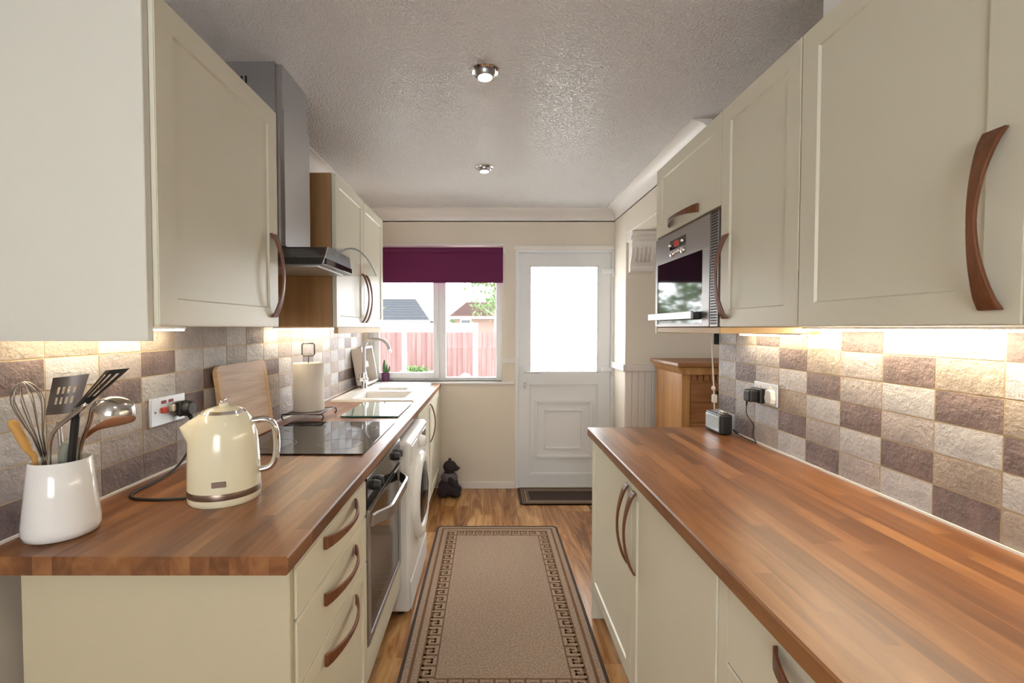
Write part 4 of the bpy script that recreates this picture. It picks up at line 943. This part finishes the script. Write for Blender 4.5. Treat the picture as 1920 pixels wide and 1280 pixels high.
# ------------------------------------------------------------------ rugs
def key_path(u0, dirx):
    pass
def rug(name, label, x0, x1, y0, y1, base, line, edge, key, th=.008):
    t = thing(name, label, 'rug', ((x0+x1)/2, (y0+y1)/2, 0))
    bm = NB(); P = [(x0+a, y0+b) for a, b in rrect(x1-x0, y1-y0, .03, 4)]; prism(bm, P, 'z', .0005, th); obj('pile', bm, M[base], t)
    bm = NB(); Q = [(x0+.012+a, y0+.012+b) for a, b in rrect(x1-x0-.024, y1-y0-.024, .022, 4)]
    z0, z1 = .0004, th+.0014; n = len(P)
    A = [bm.verts.new((p[0]-.002 if p[0] < (x0+x1)/2 else p[0]+.002, p[1], z1)) for p in P]; B = [bm.verts.new((*q, z1)) for q in Q]; A0 = [bm.verts.new((v.co.x, v.co.y, z0)) for v in A]; B0 = [bm.verts.new((v.co.x, v.co.y, z0)) for v in B]
    for k in range(n):
        j = (k+1) % n
        for f in ((A[k], A[j], B[j], B[k]), (A0[k], A0[j], A[j], A[k]), (B[k], B[j], B0[j], B0[k])): bm.faces.new(f)
    obj('binding', bm, M[edge], t)
    def band(ins, wd):
        bm = NB(); a0, a1, c0, c1 = x0+ins, x1-ins, y0+ins, y1-ins; zb, zt = th-.001, th+.0006
        for r_ in ((a0, a0+wd, c0, c1), (a1-wd, a1, c0, c1), (a0+wd, a1-wd, c0, c0+wd), (a0+wd, a1-wd, c1-wd, c1)): bx(bm, *r_, zb, zt)
        obj('border_line', bm, M[line], t)
    if key:
        band(.036, .013); ki, kw = .082, .058
        band(ki-.006, .006); band(ki+kw, .006)
        bm = NB(); s = kw/6; zb, zt = th-.001, th+.0006
        cells = [(0, 0, 6, 1), (0, 0, 1, 5), (0, 4, 4.4, 5), (3.4, 2, 4.4, 5), (2, 2, 4.4, 3)]   # across, along
        def run(org, al, ac, length):
            cnt = int(round(length/(6.6*s))); stp = length/cnt
            for c in range(cnt):
                for (a0, b0, a1, b1) in cells:
                    pa = org+al*(c*stp+b0*s)+ac*(a0*s); pb = org+al*(c*stp+b1*s)+ac*(a1*s)
                    bx(bm, min(pa.x, pb.x), max(pa.x, pb.x), min(pa.y, pb.y), max(pa.y, pb.y), zb, zt)
        X_, Y_ = Vector((1, 0)), Vector((0, 1)); W_, L_ = x1-x0-2*ki, y1-y0-2*ki
        run(Vector((x0+ki, y0+ki+kw*.0)), Y_, X_, L_); run(Vector((x1-ki, y1-ki)), -Y_, -X_, L_)
        run(Vector((x0+ki+kw, y1-ki)), X_, -Y_, W_-2*kw); run(Vector((x1-ki-kw, y0+ki)), -X_, Y_, W_-2*kw)
        kb = obj('key_border', bm, M[line], t); kb['kind'] = 'stuff'
    else:
        for ins, wd in ((.022, .006), (.036, .006), (.05, .016), (.074, .006)): band(ins, wd)
    return t
rug('runner_rug', 'taupe runner rug with brown Greek key border on the floor', -.357, .468, 1.66, 3.225, 'rug', 'rug_dark', 'rug_edge', True)
rug('door_mat', 'dark brown door mat with pale border lines at the back door', .245, 1.0, 3.63, 4.005, 'mat_dark', 'rug', 'rug_edge', False, .009)

# ------------------------------------------------------------------ plush door stop
bxp, byp = -.335, 3.84
t = thing('door_stop', 'dark grey plush bear door stop sitting by the sink cabinet', 'door stop', (bxp, byp, 0))
bm = NB()
ell(bm, (bxp, byp, .075), (.088, .075, .075)); ell(bm, (bxp+.005, byp, .135), (.066, .060, .085)); ell(bm, (bxp+.012, byp-.01, .245), (.058, .052, .052)); ell(bm, (bxp+.055, byp-.02, .235), (.036, .030, .026))
ell(bm, (bxp+.015, byp-.045, .292), (.016, .010, .016)); ell(bm, (bxp+.008, byp+.035, .292), (.016, .010, .016))
ell(bm, (bxp+.055, byp-.05, .04), (.055, .034, .038), (0, 0, -.4)); ell(bm, (bxp+.06, byp+.04, .04), (.05, .034, .038), (0, 0, .4)); ell(bm, (bxp-.045, byp-.045, .05), (.045, .04, .05))
ell(bm, (bxp+.035, byp-.055, .13), (.024, .022, .055), (.2, -.5, 0)); ell(bm, (bxp+.045, byp+.035, .13), (.024, .022, .055), (-.2, -.5, 0))
bo = obj('body', bm, M['bear'], t, True)
rm = bo.modifiers.new('remesh', 'REMESH'); rm.mode = 'VOXEL'; rm.voxel_size = .006; rm.use_smooth_shade = True
sm = bo.modifiers.new('smooth', 'SMOOTH'); sm.iterations = 6
bm = NB(); ell(bm, (bxp+.006, byp-.004, .155), (.070, .062, .052)); obj('bib', bm, M['bib'], t, True)
bm = NB(); ell(bm, (bxp+.090, byp-.026, .238), (.009, .010, .008)); obj('nose', bm, M['black'], t, True)

# ------------------------------------------------------------------ ceiling spots
def spot(label, x, y):
    t = thing('ceiling_spot', label, 'ceiling light', (x, y, CEIL), 'ceiling spotlights')
    z = CEIL
    bm = NB(); lathe(bm, [(.056, 0), (.057, -.004), (.050, -.009), (.041, -.006), (.038, .0)], (x, y, z-.0003), 40, capb=False, capt=False); obj('rim', bm, M['chrome'], t, True, auto=40)
    d = Vector((.02, -.05, -1)).normalized(); m4 = axis_m((x, y, z+.004), d)
    bm = NB(); lathe(bm, [(.039, 0), (.038, .012), (.034, .026), (.028, .033), (.026, .028), (.02, .02), (0, .018)], seg=32, mat=m4, capb=False); obj('eyeball', bm, M['steel'], t, True, auto=50)
    bm = NB(); lathe(bm, [(.024, .024), (.022, .032), (.012, .037), (0, .038)], seg=24, mat=m4, capb=True); obj('bulb', bm, M['bulb'], t, True)
    l = lamp('spot_beam', 'SPOT', (x, y, z-.045), (0, 0, 0), 11, (1, .90, .76), spot_size=R(110), spot_blend=.9, shadow_soft_size=.025); l.parent = t; l.location = (0, 0, -.045)
spot('nearer chrome eyeball spotlight in the ceiling', -.016, 1.86)
spot('farther chrome eyeball spotlight in the ceiling', -.03, 2.96)
spot('added chrome eyeball spotlight in the ceiling behind the camera, unseen', -.02, .2)  # extra spotlight out of view, added for fill light

# ------------------------------------------------------------------ outside
struct(obj('ground', box(-40, 40, 4.26, 90, -.35, -.25), M['lawn']), 'pale gravelled ground outside', 'ground')
YFN = 12.2
t = thing('fence', 'reddish timber panel fence with pale concrete posts outside the window', 'fence', (0, YFN, -.25))
pitch = 1.84; x = at(759, 640, YFN).x - 3*pitch; ztop = 1.275
bm_b = {}
for k in range(7):
    xp = x+k*pitch
    obj('post', box(xp-.06, xp+.06, YFN-.06, YFN+.06, -.25, ztop+.24), M['concrete'], t)
    n = 13; wdt = (pitch-.12)/n
    if k < 6:
        for i in range(n):
            xb = xp+.06+i*wdt; key = 'b'
            if key not in bm_b:
                b_m = NB(); prism(b_m, [(-wdt/2-.004, -.034), (wdt/2-.006, -.010), (wdt/2-.006, .004), (-wdt/2-.004, -.020)], 'z', -.25, ztop); me = bpy.data.meshes.new('board'); bmesh.ops.recalc_face_normals(b_m, faces=b_m.faces); b_m.to_mesh(me); b_m.free(); me.materials.append(M['fence']); bm_b[key] = me
            o = bpy.data.objects.new('board', bm_b['b']); link(o, t); o.location = (xb+wdt/2, -.02+random.uniform(-.004, .004), .25)
        if k < 4: obj('top_board', box(xp+.06, xp+pitch-.06, YFN-.02, YFN+.02, ztop+.002, ztop+.235), M['concrete'], t)
# bungalow left
def house(name, label, x0, x1, y0, y1, ze, zr, m_roof, m_wall, hip, wins):
    t = thing(name, label, 'house', ((x0+x1)/2, (y0+y1)/2, -.25))
    obj('wall', box(x0, x1, y0, y1, -.25, ze), M[m_wall], t)
    ym = (y0+y1)/2; o = .5
    A = [Vector(p) for p in ((x0-o, y0-o, ze), (x1+o, y0-o, ze), (x1+o, y1+o, ze), (x0-o, y1+o, ze), (x0+hip-o*(hip <= 0), ym, zr), (x1-hip+o*(hip <= 0), ym, zr))]
    bm = NB(); v = [bm.verts.new(p) for p in A]
    for f in ((0, 1, 5, 4), (2, 3, 4, 5), (1, 2, 5), (3, 0, 4), (0, 3, 2, 1)): bm.faces.new([v[i] for i in f])
    rf = obj('roof', bm, M[m_roof], t)
    bm = NB(); nrow = 16                                   # overlapping tile courses on the near slope
    for i in range(nrow):
        q0, q1 = i/nrow, (i+1)/nrow
        l0, r0, l1, r1 = A[0].lerp(A[4], q0), A[1].lerp(A[5], q0), A[0].lerp(A[4], q1), A[1].lerp(A[5], q1); up = Vector((0, -.08, .08))
        vv = [bm.verts.new(p) for p in (l0+up, r0+up, r1, l1, l0, r0)]; bm.faces.new(vv[:4]); bm.faces.new((vv[4], vv[5], vv[1], vv[0]))
    obj('tile_courses', bm, M[m_roof], rf)
    obj('gutter', box(x0-o, x1+o, y0-o-.12, y0-o, ze-.15, ze+.02), M['concrete'], rf)
    for (a, b, c, d) in wins:
        f = obj('window', box(a, b, y0-.06, y0, c, d), M['white'], t); obj('pane', box(a+.08, b-.08, y0-.07, y0-.06, c+.08, d-.08), M['black_glass'], f)
YH = 44
l = at(690, 598, YH); r = at(806, 598, YH)
house('bungalow', 'far bungalow with grey slate roof beyond the fence', l.x-5, r.x-.5, YH+.5, YH+9, at(0, 601, YH).z, at(0, 560, YH+4.5).z, 'slate', 'brick', 1.6, [(l.x+1+2.2*i, l.x+2.3+2.2*i, .8, 1.75) for i in range(2)])
YG = 38
l = at(846, 595, YG); r = at(926, 595, YG)
house('brick_house', 'far brick house with clay roof beyond the fence', l.x+.3, r.x+6, YG, YG+7, at(0, 594, YG).z, at(0, 566, YG+3.5).z, 'rooftile', 'brick', .8, [(at(862, 0, YG).x, at(883, 0, YG).x, at(0, 610, YG).z, at(0, 598, YG).z)])
def tree(label, base, h, spread, nleaf, leaf, seed):
    rnd = random.Random(seed); t = thing('tree', label, 'tree', base); B = Vector(base)
    bm = NB(); tube(bm, [B, B+Vector((.1, 0, h*.35)), B+Vector((0, 0, h*.8))], [h*.022, h*.017, h*.004], 8); tr = obj('trunk', bm, M['bark'], t, True); tips = []
    for k in range(11):
        z = h*rnd.uniform(.3, .75); a = rnd.uniform(0, 6.28); L_ = spread*rnd.uniform(.5, 1); d = Vector((math.cos(a), math.sin(a), rnd.uniform(.25, .9))).normalized()
        p = B+Vector((0, 0, z)); bm = NB(); tube(bm, [p, p+d*L_*.5, p+d*L_+Vector((0, 0, .2))], [h*.009, h*.006, h*.002], 6); obj('branch', bm, M['bark'], tr, True); tips += [p+d*L_*.6, p+d*L_, p+d*L_*.85]
    bm = NB()
    for i in range(nleaf):
        c = rnd.choice(tips)+Vector((rnd.gauss(0, 1), rnd.gauss(0, 1), rnd.gauss(0, .8)))*spread*.22
        m_ = Euler((rnd.uniform(0, 6), rnd.uniform(0, 6), rnd.uniform(0, 6))).to_matrix(); s = leaf*rnd.uniform(.6, 1.2)
        bm.faces.new([bm.verts.new(c+m_ @ Vector(q)*s) for q in ((-.5, 0, 0), (0, -.3, .05), (.6, 0, 0), (0, .3, .05))])
    f = obj('foliage', bm, M['leaf'], t); f['kind'] = 'stuff'
g = at(912, 640, 24); tree('pale green tree standing right of the brick house', (g.x+.4, 24, -.25), 5.6, 1.5, 1500, .22, 3)
g = at(800, 640, 50); tree('small green tree between the two far houses', (g.x+3.0, 52, -.25), 3.1, 1.2, 700, .3, 5)
for (xx, yy, hh, sd_) in ((-5.8, 17.5, 5.2, 11), (-8.6, 20, 6.4, 12)): tree(['leafy garden tree seen only as a reflection in the microwave door', 'taller garden tree behind the nearer one reflected in the microwave door'][sd_ == 12] , (xx, yy, -.25), hh, 1.7, 650, .24, sd_)
# small planted tub and white boulder by the fence
p = at(787, 700, 11.4)
t = thing('planter', 'low green plant in a dark trough by the fence outside', 'planter', (p.x, 11.4, -.25))
obj('trough', box(p.x-.5, p.x+.55, 11.2, 11.6, -.25, at(0, 696, 11.4).z), M['grey_plastic'], t, bev=.02)
bm = NB(); rnd = random.Random(9)
for i in range(220):
    c = Vector((p.x-.08+rnd.gauss(0, .13), 11.4+rnd.gauss(0, .1), at(0, 697, 11.4).z+abs(rnd.gauss(0, .06)))); m_ = Euler((rnd.uniform(0, 6), rnd.uniform(0, 6), rnd.uniform(0, 6))).to_matrix()
    bm.faces.new([bm.verts.new(c+m_ @ Vector(q)*.08) for q in ((-.5, 0, 0), (0, -.3, .05), (.6, 0, 0), (0, .3, .05))])
f = obj('foliage', bm, M['leaf'], t); f['kind'] = 'stuff'
p = at(873, 705, 9)
bm = NB(); bmesh.ops.create_icosphere(bm, subdivisions=3, radius=1, matrix=Matrix.Translation((p.x, 9, .02)) @ Matrix.Diagonal((.24, .24, .50, 1)))
rnd = random.Random(4)
for v in bm.verts: v.co += Vector((rnd.uniform(-.015, .015), rnd.uniform(-.015, .015), rnd.uniform(-.015, .015)))
tag(obj('boulder', bm, M['concrete'], smooth=True), 'white rounded garden boulder just outside the right pane', 'boulder')
